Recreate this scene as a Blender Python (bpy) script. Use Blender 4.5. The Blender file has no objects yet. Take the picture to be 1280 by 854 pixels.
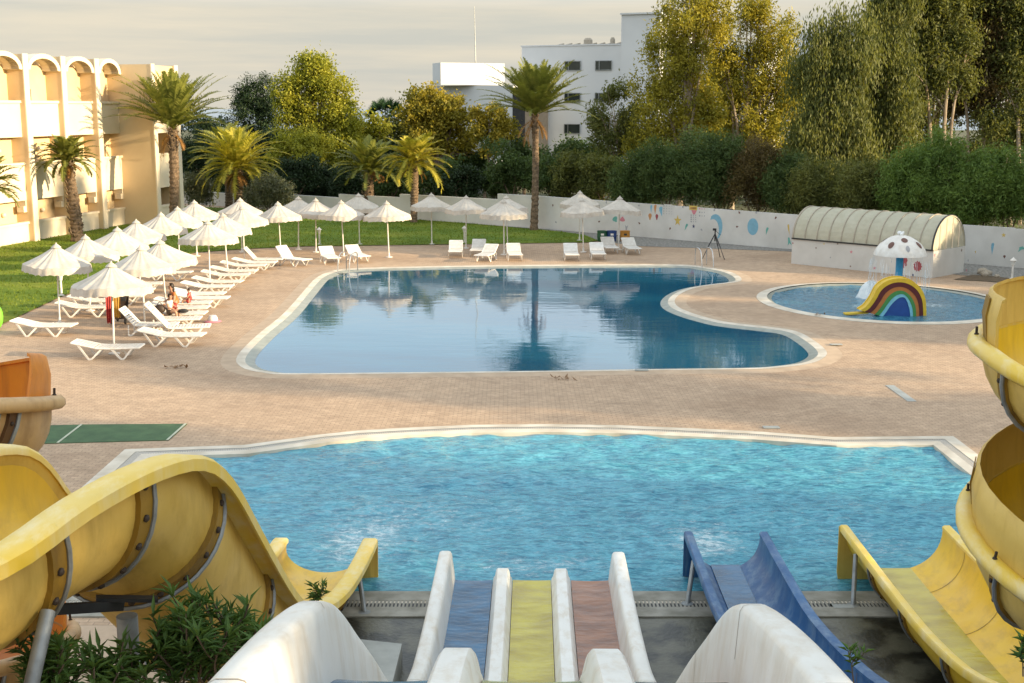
import bpy, bmesh, math, random
import numpy as np
from mathutils import Vector, Matrix
random.seed(7); rng = np.random.default_rng(11)
C = bpy.context.scene.collection
SC = bpy.context.scene
PI = math.pi
# ---------------------------------------------------------------- survey: where a point of the place lies
F = 1560.0; CAM_Z = 7.0; PITCH = math.radians(10.6); SP, CP = math.sin(PITCH), math.cos(PITCH)
GZ = -0.25
def PD(px, py, zc):
    u = (px-640)/F; v = (py-427)/F
    return Vector((u*zc, zc*CP - v*zc*SP, CAM_Z - zc*SP - v*zc*CP))
def depth(py, z=0.0):
    return (CAM_Z-z)/(SP + CP*(py-427)/F)
def P(px, py, z=0.0):
    p = PD(px, py, depth(py, z)); p.z = z
    return p
# ---------------------------------------------------------------- materials
def nodes(name):
    m = bpy.data.materials.new(name); m.use_nodes = True
    nt = m.node_tree
    return m, nt, nt.nodes['Principled BSDF'], nt.nodes['Material Output']
def N(nt, t, **kw):
    n = nt.nodes.new(t)
    for k, v in kw.items():
        if k in n.inputs: n.inputs[k].default_value = v
        else: setattr(n, k, v)
    return n
def ramp(nt, fac, stops):
    r = nt.nodes.new('ShaderNodeValToRGB')
    e = r.color_ramp.elements
    while len(e) < len(stops): e.new(0.5)
    for i, (p, c) in enumerate(stops):
        e[i].position = p; e[i].color = (*c, 1) if len(c) == 3 else c
    nt.links.new(fac, r.inputs[0])
    return r.outputs[0]
def coords(nt, scale=(1,1,1), kind='Object'):
    tc = nt.nodes.new('ShaderNodeTexCoord'); mp = nt.nodes.new('ShaderNodeMapping')
    mp.inputs['Scale'].default_value = scale
    nt.links.new(tc.outputs[kind], mp.inputs[0])
    return mp.outputs[0]
def noise(nt, vec, scale, detail=4, rough=.55):
    n = N(nt, 'ShaderNodeTexNoise', Scale=scale, Detail=detail, Roughness=rough)
    nt.links.new(vec, n.inputs['Vector'])
    return n.outputs[0]
def mix(nt, fac, a, b, mode='MIX'):
    n = nt.nodes.new('ShaderNodeMixRGB'); n.blend_type = mode
    for i, x in enumerate((fac, a, b)):
        if isinstance(x, (int, float)): n.inputs[i].default_value = x
        elif isinstance(x, tuple): n.inputs[i].default_value = (*x, 1)
        else: nt.links.new(x, n.inputs[i])
    return n.outputs[0]
def bump(nt, bsdf, h, strength=.3, dist=.02):
    b = N(nt, 'ShaderNodeBump', Strength=strength, Distance=dist)
    nt.links.new(h, b.inputs['Height']); nt.links.new(b.outputs[0], bsdf.inputs['Normal'])
def mat(name, col, col2=None, rough=.6, scale=3, detail=5, bmp=0, spec=.5, stretch=(1,1,1), metal=0, lo=.35, hi=.65, bscale=None, bdist=.02):
    m, nt, b, o = nodes(name)
    b.inputs['Roughness'].default_value = rough
    b.inputs['Specular IOR Level'].default_value = spec
    b.inputs['Metallic'].default_value = metal
    if col2 is None: col2 = tuple(c*.8 for c in col)
    v = coords(nt, stretch)
    n1 = noise(nt, v, scale, detail)
    nt.links.new(ramp(nt, n1, [(lo, col2), (hi, col)]), b.inputs['Base Color'])
    if bmp:
        bump(nt, b, noise(nt, v, bscale or scale*6, 4), bmp, bdist)
    return m
def leafmat(name, c1, c2, transl=.35, scale=.55):
    m, nt, b, o = nodes(name)
    v = coords(nt)
    n1 = noise(nt, v, scale, 3, .6)
    n2 = noise(nt, v, 2.6, 3)
    c = ramp(nt, n1, [(.36, c1), (.64, c2)])
    c = mix(nt, .5, c, ramp(nt, n2, [(.3, tuple(x*.75 for x in c1)), (.7, tuple(min(1, x*1.2) for x in c2))]))
    nt.links.new(c, b.inputs['Base Color']); b.inputs['Roughness'].default_value = .55
    b.inputs['Specular IOR Level'].default_value = .25
    t = nt.nodes.new('ShaderNodeBsdfTranslucent'); nt.links.new(mix(nt, 1., c, (1.0, .95, .45), 'MULTIPLY'), t.inputs[0])
    mx = nt.nodes.new('ShaderNodeMixShader'); mx.inputs[0].default_value = transl
    nt.links.new(b.outputs[0], mx.inputs[1]); nt.links.new(t.outputs[0], mx.inputs[2]); nt.links.new(mx.outputs[0], o.inputs[0])
    return m
M = {}
M['white_paint'] = mat('white_paint', (.72,.71,.68), (.60,.585,.55), .7, 1.2, 6, .15)
M['wall_white'] = mat('wall_white', (.66,.64,.60), (.52,.50,.46), .85, .5, 8, .2)
M['building_white'] = mat('building_white', (.66,.67,.68), (.58,.59,.60), .85, .15, 6, .1)
M['hotel'] = mat('hotel', (.72,.55,.33), (.62,.46,.26), .85, .35, 7, .15)
M['hotel_white'] = mat('hotel_white', (.76,.66,.50), (.68,.57,.42), .8, .4, 6, .1)
M['plastic_white'] = mat('plastic_white', (.78,.75,.70), (.66,.62,.56), .45, 5)
M['steel'] = mat('steel', (.6,.6,.6), (.45,.45,.45), .25, 8, metal=.9)
M['galv'] = mat('galv', (.32,.34,.34), (.20,.21,.21), .5, 6, metal=.4, bmp=.1)
M['black'] = mat('black', (.015,.015,.016), (.03,.03,.03), .6)
M['bolt'] = mat('bolt', (.05,.032,.02), (.025,.016,.01), .7, 30)
M['dark_glass'] = mat('dark_glass', (.02,.028,.026), (.03,.04,.036), .15, 1)
M['bark'] = mat('bark', (.16,.11,.07), (.07,.048,.03), .9, 5, 6, .6, stretch=(1,1,.3))
M['bark_pale'] = mat('bark_pale', (.40,.32,.23), (.20,.14,.09), .85, 3, 6, .4, stretch=(1,1,.25))
M['palm_bark'] = mat('palm_bark', (.22,.15,.09), (.075,.05,.03), .95, 7, 5, .8, stretch=(1,1,1.6))
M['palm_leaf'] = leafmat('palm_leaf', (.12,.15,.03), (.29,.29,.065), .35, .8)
M['palm_leaf_lit'] = leafmat('palm_leaf_lit', (.24,.25,.03), (.56,.48,.07), .4, .8)  # palm leaf copy with golden sunlight put into its colour
M['palm_dead'] = leafmat('palm_dead', (.22,.11,.03), (.38,.20,.06), .3, 1.2)
M['fan_leaf'] = leafmat('fan_leaf', (.02,.06,.025), (.05,.11,.04), .25)
M['euca'] = leafmat('euca', (.11,.13,.018), (.54,.46,.06), .42)
M['euca_dark'] = leafmat('euca_dark', (.06,.085,.025), (.24,.25,.07), .4)
M['euca_brown'] = leafmat('euca_brown', (.09,.06,.025), (.15,.12,.04), .35)
M['yellow_tree'] = leafmat('yellow_tree', (.16,.20,.022), (.50,.47,.055), .42)
M['autumn_tree'] = leafmat('autumn_tree', (.12,.14,.022), (.48,.37,.045), .42)
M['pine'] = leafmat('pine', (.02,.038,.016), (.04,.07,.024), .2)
M['hedge'] = leafmat('hedge', (.045,.085,.026), (.125,.18,.055), .35)
M['hedge_bright'] = leafmat('hedge_bright', (.08,.15,.03), (.21,.31,.075), .4)
M['olive'] = leafmat('olive', (.12,.13,.075), (.24,.25,.15), .3)
M['oleander'] = leafmat('oleander', (.06,.13,.035), (.16,.27,.07), .35, 4)
def deck_mat():
    m, nt, b, o = nodes('deck')
    v = coords(nt)
    br = N(nt, 'ShaderNodeTexBrick', Scale=1.0)
    br.inputs['Brick Width'].default_value = .21; br.inputs['Row Height'].default_value = .105; br.inputs['Mortar Size'].default_value = .007
    br.inputs['Color1'].default_value = (.56,.415,.295,1); br.inputs['Color2'].default_value = (.47,.34,.24,1); br.inputs['Mortar'].default_value = (.27,.2,.15,1)
    br.inputs['Bias'].default_value = -.1
    nt.links.new(v, br.inputs[0])
    big = noise(nt, v, .22, 6, .6); sm = noise(nt, v, 2.2, 5, .65)
    c = mix(nt, .2, br.outputs[0], (.50,.36,.25))
    c = mix(nt, .8, c, ramp(nt, big, [(.3,(.72,.68,.64)),(.5,(.93,.92,.90)),(.72,(1.1,1.07,1.02))]), 'MULTIPLY')
    c = mix(nt, .65, c, ramp(nt, sm, [(.3,(.78,.77,.75)),(.62,(1.08,1.07,1.05))]), 'MULTIPLY')
    c = mix(nt, .8, c, ramp(nt, noise(nt, coords(nt, (1,1.4,1)), 6.5, 6, .75), [(.32,(.74,.72,.70)),(.66,(1.14,1.13,1.12))]), 'MULTIPLY')
    st = noise(nt, v, .9, 7, .7)
    c = mix(nt, ramp(nt, st, [(.60,(0,0,0)),(.75,(.38,.38,.38))]), c, (.17,.125,.095))
    nt.links.new(c, b.inputs['Base Color']); b.inputs['Roughness'].default_value = .85; b.inputs['Specular IOR Level'].default_value = .25
    bump(nt, b, br.outputs[1], .25, -.006)
    return m
M['deck'] = deck_mat()
M['border'] = mat('border', (.50,.37,.255), (.41,.30,.205), .85, 2.5, 6, .15)
M['coping'] = mat('coping', (.70,.63,.52), (.50,.43,.33), .6, 1.6, 9, .1)
M['lip'] = mat('lip', (.30,.31,.26), (.22,.23,.19), .4, 3, 5)
def grate_mat():
    m, nt, b, o = nodes('grate')
    uv = nt.nodes.new('ShaderNodeUVMap'); w = N(nt, 'ShaderNodeTexWave', Scale=1.0, wave_type='BANDS')
    mp = nt.nodes.new('ShaderNodeMapping'); mp.inputs['Scale'].default_value = (6.5,0,0)
    nt.links.new(uv.outputs[0], mp.inputs[0]); nt.links.new(mp.outputs[0], w.inputs[0])
    nt.links.new(ramp(nt, w.outputs[0], [(.42,(.07,.06,.05)),(.55,(.66,.60,.51))]), b.inputs['Base Color'])
    return m
M['grate'] = grate_mat()
M['concrete_wet'] = mat('concrete_wet', (.10,.095,.065), (.014,.015,.011), .4, 1.7, 10, .5, lo=.44, hi=.58, bscale=14)
M['kerb_grey'] = mat('kerb_grey', (.36,.34,.29), (.20,.19,.15), .7, 3, 8, .2)
M['concrete_pale'] = mat('concrete_pale', (.42,.43,.40), (.30,.31,.29), .7, 2, 6, .1)
M['green_mat'] = mat('green_mat', (.075,.14,.06), (.05,.10,.045), .95, 2.5, 6, .3, bscale=60)
M['line_pale'] = mat('line_pale', (.5,.52,.4), None, .9)
M['soil'] = mat('soil', (.15,.105,.06), (.08,.055,.03), .95, 4, 6, .8)
M['ground'] = mat('ground', (.11,.10,.045), (.06,.07,.025), .95, .08, 8, .2)
M['sea'] = mat('sea', (.10,.16,.22), (.08,.13,.19), .25, .02)
def lawn_mat():
    m, nt, b, o = nodes('lawn')
    v = coords(nt)
    c = ramp(nt, noise(nt, v, .35, 6, .65), [(.32,(.085,.15,.016)),(.5,(.135,.20,.02)),(.68,(.22,.25,.035))])
    c = mix(nt, .6, c, ramp(nt, noise(nt, v, 7, 5, .7), [(.3,(.5,.55,.45)),(.7,(1.25,1.2,1.1))]), 'MULTIPLY')
    c = mix(nt, ramp(nt, noise(nt, v, .55, 4, .6), [(.66,(0,0,0)),(.74,(.65,.65,.65))]), c, (.24,.16,.075))
    nt.links.new(c, b.inputs['Base Color']); b.inputs['Roughness'].default_value = .9; b.inputs['Specular IOR Level'].default_value = .15
    bump(nt, b, noise(nt, v, 25, 4, .7), .8, .04)
    return m
M['lawn'] = lawn_mat()
M['blade'] = leafmat('blade', (.09,.15,.014), (.22,.27,.03), .35, .5)
M['gravel'] = mat('gravel', (.34,.32,.29), (.12,.115,.10), .95, 9, 6, 1.0, bscale=14, bdist=.05)
def water_mat(name, c1, c2, bsc, bst, rough=.04, foam=False, stretch=(1,1,1), colscale=.5, spec=.5, bdist=.04):
    m, nt, b, o = nodes(name)
    v = coords(nt, stretch)
    c = ramp(nt, noise(nt, v, colscale, 5, .6), [(.3, c1), (.7, c2)])
    if foam:
        # net of light gathered by the ripples, painted into the water colour
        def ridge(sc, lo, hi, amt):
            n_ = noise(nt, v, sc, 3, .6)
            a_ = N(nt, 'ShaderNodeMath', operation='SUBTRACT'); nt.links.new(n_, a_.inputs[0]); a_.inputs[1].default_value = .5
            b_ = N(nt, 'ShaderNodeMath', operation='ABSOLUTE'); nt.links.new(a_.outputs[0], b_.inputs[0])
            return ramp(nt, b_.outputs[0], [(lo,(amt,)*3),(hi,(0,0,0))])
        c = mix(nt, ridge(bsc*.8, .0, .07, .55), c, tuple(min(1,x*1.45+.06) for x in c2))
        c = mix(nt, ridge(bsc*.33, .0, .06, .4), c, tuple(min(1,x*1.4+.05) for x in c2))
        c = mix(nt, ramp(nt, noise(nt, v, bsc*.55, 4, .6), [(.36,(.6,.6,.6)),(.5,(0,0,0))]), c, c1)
        at = nt.nodes.new('ShaderNodeAttribute'); at.attribute_name = 'foam'
        fn = noise(nt, coords(nt, (1,1.5,1)), 5.5, 10, .78)
        # foam where the stir of the slides and the fine noise meet
        ad = N(nt, 'ShaderNodeMath', operation='ADD'); nt.links.new(at.outputs['Fac'], ad.inputs[0]); nt.links.new(fn, ad.inputs[1])
        k = ramp(nt, ad.outputs[0], [(.70,(0,0,0)),(.80,(.30,.30,.30)),(.90,(.9,.9,.9))])
        c = mix(nt, k, c, (.66,.74,.76))
        rr = mix(nt, k, (rough,)*3, (.6,.6,.6)); nt.links.new(rr, b.inputs['Roughness'])
    else: b.inputs['Roughness'].default_value = rough
    nt.links.new(c, b.inputs['Base Color']); b.inputs['IOR'].default_value = 1.33
    b.inputs['Specular IOR Level'].default_value = spec
    h = noise(nt, v, bsc, 4, .5)
    if foam:
        h2 = noise(nt, v, bsc*3.1, 5, .65); m2 = N(nt, 'ShaderNodeMath', operation='MULTIPLY_ADD'); nt.links.new(h2, m2.inputs[0]); m2.inputs[1].default_value = .45; nt.links.new(h, m2.inputs[2]); h = m2.outputs[0]
    bump(nt, b, h, bst, bdist)
    return m
M['water_still'] = water_mat('water_still', (.010,.088,.165), (.014,.11,.19), 1.6, .10, .035, stretch=(.55,1.3,1))
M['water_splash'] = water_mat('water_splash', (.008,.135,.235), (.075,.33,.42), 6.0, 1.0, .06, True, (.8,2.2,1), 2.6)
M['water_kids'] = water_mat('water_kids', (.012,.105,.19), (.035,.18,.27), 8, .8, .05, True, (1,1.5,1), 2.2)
M['spray'] = mat('spray', (.86,.88,.88), (.70,.74,.75), .5, 6, bmp=.5)
def spray_thin():
    m, nt, b, o = nodes('spray_thin')
    b.inputs['Base Color'].default_value = (.9,.93,.93,1); b.inputs['Roughness'].default_value = .3
    t = nt.nodes.new('ShaderNodeBsdfTransparent'); mx = nt.nodes.new('ShaderNodeMixShader'); mx.inputs[0].default_value = .45
    nt.links.new(t.outputs[0], mx.inputs[1]); nt.links.new(b.outputs[0], mx.inputs[2]); nt.links.new(mx.outputs[0], o.inputs[0])
    return m
M['spray_thin'] = spray_thin()
def fabric(name, c1, c2, tr):
    m, nt, b, o = nodes(name)
    v = coords(nt)
    c = ramp(nt, noise(nt, v, 2.5, 6, .65), [(.3, c2), (.65, c1)])
    nt.links.new(c, b.inputs['Base Color']); b.inputs['Roughness'].default_value = .9; b.inputs['Specular IOR Level'].default_value = .1
    t = nt.nodes.new('ShaderNodeBsdfTranslucent'); nt.links.new(c, t.inputs[0])
    mx = nt.nodes.new('ShaderNodeMixShader'); mx.inputs[0].default_value = tr
    nt.links.new(b.outputs[0], mx.inputs[1]); nt.links.new(t.outputs[0], mx.inputs[2]); nt.links.new(mx.outputs[0], o.inputs[0])
    bump(nt, b, noise(nt, v, 14, 3), .3, .02)
    return m
M['canvas'] = fabric('canvas', (.66,.61,.54), (.50,.45,.385), .14)
M['poly_roof'] = fabric('poly_roof', (.68,.65,.52), (.58,.55,.42), .3)
def gelcoat(name, c1, c2, rough=.35, streak=None):
    m, nt, b, o = nodes(name)
    v = coords(nt)
    c = ramp(nt, noise(nt, v, 1.1, 7, .65), [(.3, c2), (.66, c1)])
    c = mix(nt, ramp(nt, noise(nt, coords(nt, (5,2.2,.5)), 1.6, 6, .65), [(.47,(0,0,0)),(.70,(.65,.65,.65))]), c, streak or tuple(x*.55 for x in c2))
    c = mix(nt, ramp(nt, noise(nt, v, 24, 4, .7), [(.62,(0,0,0)),(.8,(.3,.3,.3))]), c, tuple(x*.5 for x in c2))
    nt.links.new(c, b.inputs['Base Color']); b.inputs['Roughness'].default_value = rough
    nt.links.new(ramp(nt, noise(nt, v, 3, 5), [(.3,(rough,)*3),(.75,(min(1, rough+.25),)*3)]), b.inputs['Roughness'])
    bump(nt, b, noise(nt, v, 6, 4), .06, .02)
    return m
M['yellow'] = gelcoat('yellow', (.76,.50,.022), (.66,.40,.015), .32, (.50,.31,.03))
M['yellow_faded'] = gelcoat('yellow_faded', (.66,.46,.115), (.56,.36,.06), .42, (.40,.24,.035))
M['yellow_rim'] = gelcoat('yellow_rim', (.76,.51,.035), (.74,.56,.17), .35, (.78,.66,.38))
M['orange'] = gelcoat('orange', (.74,.27,.015), (.62,.20,.012), .35, (.42,.14,.02))
M['tan'] = gelcoat('tan', (.60,.40,.19), (.50,.31,.13), .45, (.3,.17,.06))
M['peach'] = gelcoat('peach', (.68,.45,.27), (.58,.36,.2), .4, (.45,.27,.14))
M['flange'] = gelcoat('flange', (.33,.19,.015), (.20,.11,.012), .5, (.07,.04,.01))
M['flange_brown'] = gelcoat('flange_brown', (.17,.085,.03), (.10,.05,.02), .5)
M['slide_white'] = gelcoat('slide_white', (.76,.75,.71), (.66,.64,.59), .35, (.56,.48,.37))
M['slide_blue'] = gelcoat('slide_blue', (.012,.095,.25), (.008,.055,.16), .35, (.17,.26,.36))
M['lane_blue'] = mat('lane_blue', (.008,.115,.25), (.003,.055,.13), .14, 2.2, 5, .5, spec=.3, stretch=(.8,1.6,1), lo=.38, hi=.60, bscale=5)
M['lane_yellow'] = mat('lane_yellow', (.50,.42,.035), (.36,.28,.02), .14, 2.2, 5, .5, spec=.3, stretch=(.8,1.6,1), lo=.38, hi=.60, bscale=5)
M['lane_red'] = mat('lane_red', (.30,.125,.06), (.17,.06,.025), .14, 2.2, 5, .5, spec=.3, stretch=(.8,1.6,1), lo=.38, hi=.60, bscale=5)
def flat(name, c, r=.6): return mat(name, c, tuple(x*.85 for x in c), r, 6)
for nm, c in dict(green_barrel=(.02,.10,.045), blue_barrel=(.02,.06,.20), orange_barrel=(.50,.22,.03), rain_yellow=(.72,.48,.03), rain_maroon=(.10,.012,.015), rain_orange=(.48,.17,.04), rain_green=(.06,.26,.07), rain_sky=(.22,.55,.68), rain_blue=(.015,.075,.30), post_blue=(.05,.34,.58), cap_spot=(.16,.075,.055), paint_blue=(.20,.42,.54), paint_yellow=(.62,.44,.10), paint_pink=(.62,.22,.26), paint_red=(.36,.07,.08), paint_green=(.14,.40,.34), paint_grey=(.36,.36,.37), paint_orange=(.55,.26,.10), ink=(.03,.04,.12), skin=(.45,.25,.16), hair=(.022,.014,.01), cloth_red=(.42,.035,.03), cloth_orange=(.52,.14,.03), cloth_white=(.72,.66,.62), towel_yellow=(.62,.34,.05), bag=(.05,.032,.022), lime=(.16,.55,.04), stone=(.42,.36,.28), terracotta=(.55,.22,.09), rubber=(.02,.02,.02), lamp_glass=(.7,.7,.66), dry=(.22,.12,.05)).items():
    M[nm] = flat(nm, c)
# ---------------------------------------------------------------- object helpers
def tag(o, label=None, cat=None, group=None, kind=None):
    if label: o['label'] = label
    if cat: o['category'] = cat
    if group: o['group'] = group
    if kind: o['kind'] = kind
    return o
def thing(name, loc, label, cat, group=None, rotz=0):
    o = bpy.data.objects.new(name, None); C.objects.link(o)
    o.empty_display_size = .2
    o.location = loc; o.rotation_euler = (0,0,rotz)
    return tag(o, label, cat, group)
def wloc(o):
    v = Vector((0,0,0))
    while o is not None:
        v += o.location; o = o.parent
    return v
class MB:
    def __init__(s): s.v = []; s.f = []; s.uv = None
    def add(s, vs, fs):
        k = len(s.v); s.v += [tuple(x) for x in vs]; s.f += [tuple(i+k for i in f) for f in fs]
        return s
    def hexa(s, p):           # 8 points: bottom 4 ccw, top 4 ccw
        return s.add(p, [(3,2,1,0),(4,5,6,7),(0,1,5,4),(1,2,6,5),(2,3,7,6),(3,0,4,7)])
    def box(s, c, d, rz=0, axes=None):
        c = Vector(c); dx, dy, dz = [x/2 for x in d]
        ca, sa = math.cos(rz), math.sin(rz)
        X, Y, Z = axes or (Vector((ca,sa,0)), Vector((-sa,ca,0)), Vector((0,0,1)))
        return s.hexa([c+X*a*dx+Y*b*dy+Z*e*dz for e in (-1,1) for a,b in ((-1,-1),(1,-1),(1,1),(-1,1))])
    def bar(s, a, b, w, h=None):
        a = Vector(a); b = Vector(b); t = (b-a); L = t.length; t.normalize()
        up = Vector((0,0,1)) if abs(t.z) < .95 else Vector((0,1,0))
        y = up.cross(t).normalized(); z = t.cross(y)
        return s.box((a+b)/2, (L, w, h or w), axes=(t, y, z))
    def tube(s, pts, r, n=8, cap=True):
        pts = [Vector(p) for p in pts]; m = len(pts)
        rs = r if isinstance(r, (list, tuple)) else [r]*m
        vs = []; prev = None
        for i, p in enumerate(pts):
            t = (pts[min(i+1,m-1)]-pts[max(i-1,0)]).normalized()
            if prev is None:
                a = Vector((0,0,1)) if abs(t.z) < .9 else Vector((1,0,0))
                x = t.cross(a).normalized()
            else: x = (prev - t*prev.dot(t)).normalized()
            prev = x; y = t.cross(x)
            vs += [p + (x*math.cos(2*PI*k/n)+y*math.sin(2*PI*k/n))*rs[i] for k in range(n)]
        fs = [(i*n+k, i*n+(k+1)%n, (i+1)*n+(k+1)%n, (i+1)*n+k) for i in range(m-1) for k in range(n)]
        if cap: fs += [tuple(reversed(range(n))), tuple((m-1)*n+k for k in range(n))]
        return s.add(vs, fs)
    def lathe(s, prof, c=(0,0,0), n=24, cap=True, sx=1, sy=1):
        c = Vector(c); m = len(prof)
        vs = [(c.x+r*math.cos(2*PI*k/n)*sx, c.y+r*math.sin(2*PI*k/n)*sy, c.z+z) for r, z in prof for k in range(n)]
        fs = [(i*n+k, i*n+(k+1)%n, (i+1)*n+(k+1)%n, (i+1)*n+k) for i in range(m-1) for k in range(n)]
        if cap:
            fs += [tuple(reversed(range(n))), tuple((m-1)*n+k for k in range(n))]
        return s.add(vs, fs)
    def ball(s, c, r, n=10, m=7, sc=(1,1,1)):
        c = Vector(c); prof = []
        vs = [(c.x, c.y, c.z-r*sc[2])]
        for i in range(1, m):
            a = -PI/2+PI*i/m
            vs += [(c.x+r*sc[0]*math.cos(a)*math.cos(2*PI*k/n), c.y+r*sc[1]*math.cos(a)*math.sin(2*PI*k/n), c.z+r*sc[2]*math.sin(a)) for k in range(n)]
        vs.append((c.x, c.y, c.z+r*sc[2]))
        fs = [(0, 1+(k+1)%n, 1+k) for k in range(n)]
        fs += [(1+i*n+k, 1+i*n+(k+1)%n, 1+(i+1)*n+(k+1)%n, 1+(i+1)*n+k) for i in range(m-2) for k in range(n)]
        e = len(vs)-1; b = 1+(m-2)*n
        fs += [(b+k, b+(k+1)%n, e) for k in range(n)]
        return s.add(vs, fs)
    def prism(s, poly, a, b):   # poly: list of 3D pts (planar), extruded by vector b from offset a
        k = len(poly); a = Vector(a); b = Vector(b)
        vs = [Vector(p)+a for p in poly]+[Vector(p)+a+b for p in poly]
        fs = [tuple(range(k)), tuple(reversed(range(k, 2*k)))]+[(i, k+i, k+(i+1)%k, (i+1)%k) for i in range(k)]
        return s.add(vs, fs)
    def build(s, name, m, parent=None, loc=None, smooth=False, local=False, angle=40, fixn=True):
        me = bpy.data.meshes.new(name)
        off = Vector((0,0,0))
        if not local: off = wloc(parent) if parent is not None else (Vector(loc) if loc is not None else off)
        vs = [(x[0]-off.x, x[1]-off.y, x[2]-off.z) for x in s.v]
        me.from_pydata(vs, [], s.f)
        if fixn:
            bm = bmesh.new(); bm.from_mesh(me); bmesh.ops.recalc_face_normals(bm, faces=bm.faces[:]); bm.to_mesh(me); bm.free()
        if s.uv is not None:
            ul = me.uv_layers.new(name='UVMap')
            for li, l in enumerate(me.loops): ul.data[li].uv = s.uv[l.vertex_index]
        if smooth:
            me.polygons.foreach_set('use_smooth', [True]*len(me.polygons))
            me.set_sharp_from_angle(angle=math.radians(angle))
        me.materials.append(M[m] if isinstance(m, str) else m)
        o = bpy.data.objects.new(name, me); C.objects.link(o)
        if parent is not None: o.parent = parent
        elif loc is not None: o.location = loc
        return o
KIDS = {}
def copy_tree(o, parent=None):
    c = o.copy(); C.objects.link(c); c.parent = parent
    for ch in list(o.children): copy_tree(ch, c)
    return c
def np_mesh(name, V, Fq, m, parent=None, loc=None):
    """V (n,3) world, Fq (k,3|4)"""
    off = wloc(parent) if parent is not None else Vector(loc or (0,0,0))
    V = V - np.array(off)
    me = bpy.data.meshes.new(name)
    k = Fq.shape[1]; nf = len(Fq)
    me.vertices.add(len(V)); me.vertices.foreach_set('co', V.astype(np.float32).ravel())
    me.loops.add(nf*k); me.loops.foreach_set('vertex_index', Fq.astype(np.int32).ravel())
    me.polygons.add(nf); me.polygons.foreach_set('loop_start', np.arange(0, nf*k, k, dtype=np.int32))
    me.update(calc_edges=True)
    me.materials.append(M[m] if isinstance(m, str) else m)
    o = bpy.data.objects.new(name, me); C.objects.link(o)
    if parent is not None: o.parent = parent
    elif loc is not None: o.location = loc
    return o
def crom(pts, k=6):
    pts = [Vector(p) for p in pts]; out = []
    n = len(pts)
    for i in range(n-1):
        p0 = pts[max(i-1,0)]; p1 = pts[i]; p2 = pts[i+1]; p3 = pts[min(i+2,n-1)]
        for j in range(k):
            t = j/k
            out.append(.5*((2*p1)+(p2-p0)*t+(2*p0-5*p1+4*p2-p3)*t*t+(3*p1-p0-3*p2+p3)*t**3))
    out.append(pts[-1])
    return out
def frames(path):
    fr = []; m = len(path)
    for i, p in enumerate(path):
        t = (path[min(i+1,m-1)]-path[max(i-1,0)]).normalized()
        r = t.cross(Vector((0,0,1))).normalized(); u = r.cross(t)
        fr.append((p, r, u, t))
    return fr
def sweep(mb, path, prof, cap=True, i0=0, i1=None):
    """prof: closed list of (u, v), or function of the path index"""
    fr = frames(path); i1 = len(path) if i1 is None else i1
    sel = range(i0, i1); vs = []; k = None
    for i in sel:
        p, r, u, t = fr[i]
        pr = prof(i) if callable(prof) else prof
        k = len(pr); vs += [p+r*a+u*b for a, b in pr]
    m = len(list(sel))
    fs = [(i*k+j, i*k+(j+1)%k, (i+1)*k+(j+1)%k, (i+1)*k+j) for i in range(m-1) for j in range(k)]
    if cap: fs += [tuple(reversed(range(k))), tuple((m-1)*k+j for j in range(k))]
    return mb.add(vs, fs)
# ---------------------------------------------------------------- camera, light, sky
cam = bpy.data.cameras.new('camera'); camo = bpy.data.objects.new('camera', cam); C.objects.link(camo)
camo.location = (0,0,CAM_Z); camo.rotation_euler = (math.radians(90)-PITCH, 0, 0)
cam.sensor_width = 36; cam.lens = 36*F/1280; cam.clip_end = 9000; cam.clip_start = .1
SC.camera = camo
SUN_AZ, SUN_EL = math.radians(107), math.radians(12.5)
sv = Vector((math.sin(SUN_AZ)*math.cos(SUN_EL), math.cos(SUN_AZ)*math.cos(SUN_EL), math.sin(SUN_EL)))
sl = bpy.data.lights.new('sun', 'SUN'); sl.energy = 5.0; sl.angle = math.radians(.6); sl.color = (1.0,.79,.50)
so = bpy.data.objects.new('sun', sl); C.objects.link(so); so.rotation_euler = sv.to_track_quat('Z','Y').to_euler(); so.location = (30,-10,30)
W = bpy.data.worlds.new('World'); SC.world = W; W.use_nodes = True
nt = W.node_tree; bg = nt.nodes['Background']
sky = nt.nodes.new('ShaderNodeTexSky'); sky.sky_type = 'NISHITA'; sky.sun_disc = False
sky.sun_elevation = SUN_EL; sky.sun_rotation = SUN_AZ; sky.dust_density = 1.5; sky.ozone_density = 1.5
tc = nt.nodes.new('ShaderNodeTexCoord'); sep = nt.nodes.new('ShaderNodeSeparateXYZ'); nt.links.new(tc.outputs['Generated'], sep.inputs[0])
def cloudn(sc, stretch, det=5, off=0):
    mp = nt.nodes.new('ShaderNodeMapping'); mp.inputs['Scale'].default_value = stretch; mp.inputs['Location'].default_value = (off,off,off)
    nt.links.new(tc.outputs['Generated'], mp.inputs[0])
    return noise(nt, mp.outputs[0], sc, det, .6)
veil = ramp(nt, sep.outputs[2], [(.0,(.97,)*3),(.13,(.9,)*3),(.3,(.75,)*3),(.7,(.65,)*3)])
streak = ramp(nt, cloudn(2.2, (1,1,9)), [(.35,(0,0,0)),(.65,(1,1,1))])
ccol = mix(nt, streak, (5.6,6.6,7.3), (7.6,7.7,7.5))
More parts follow.
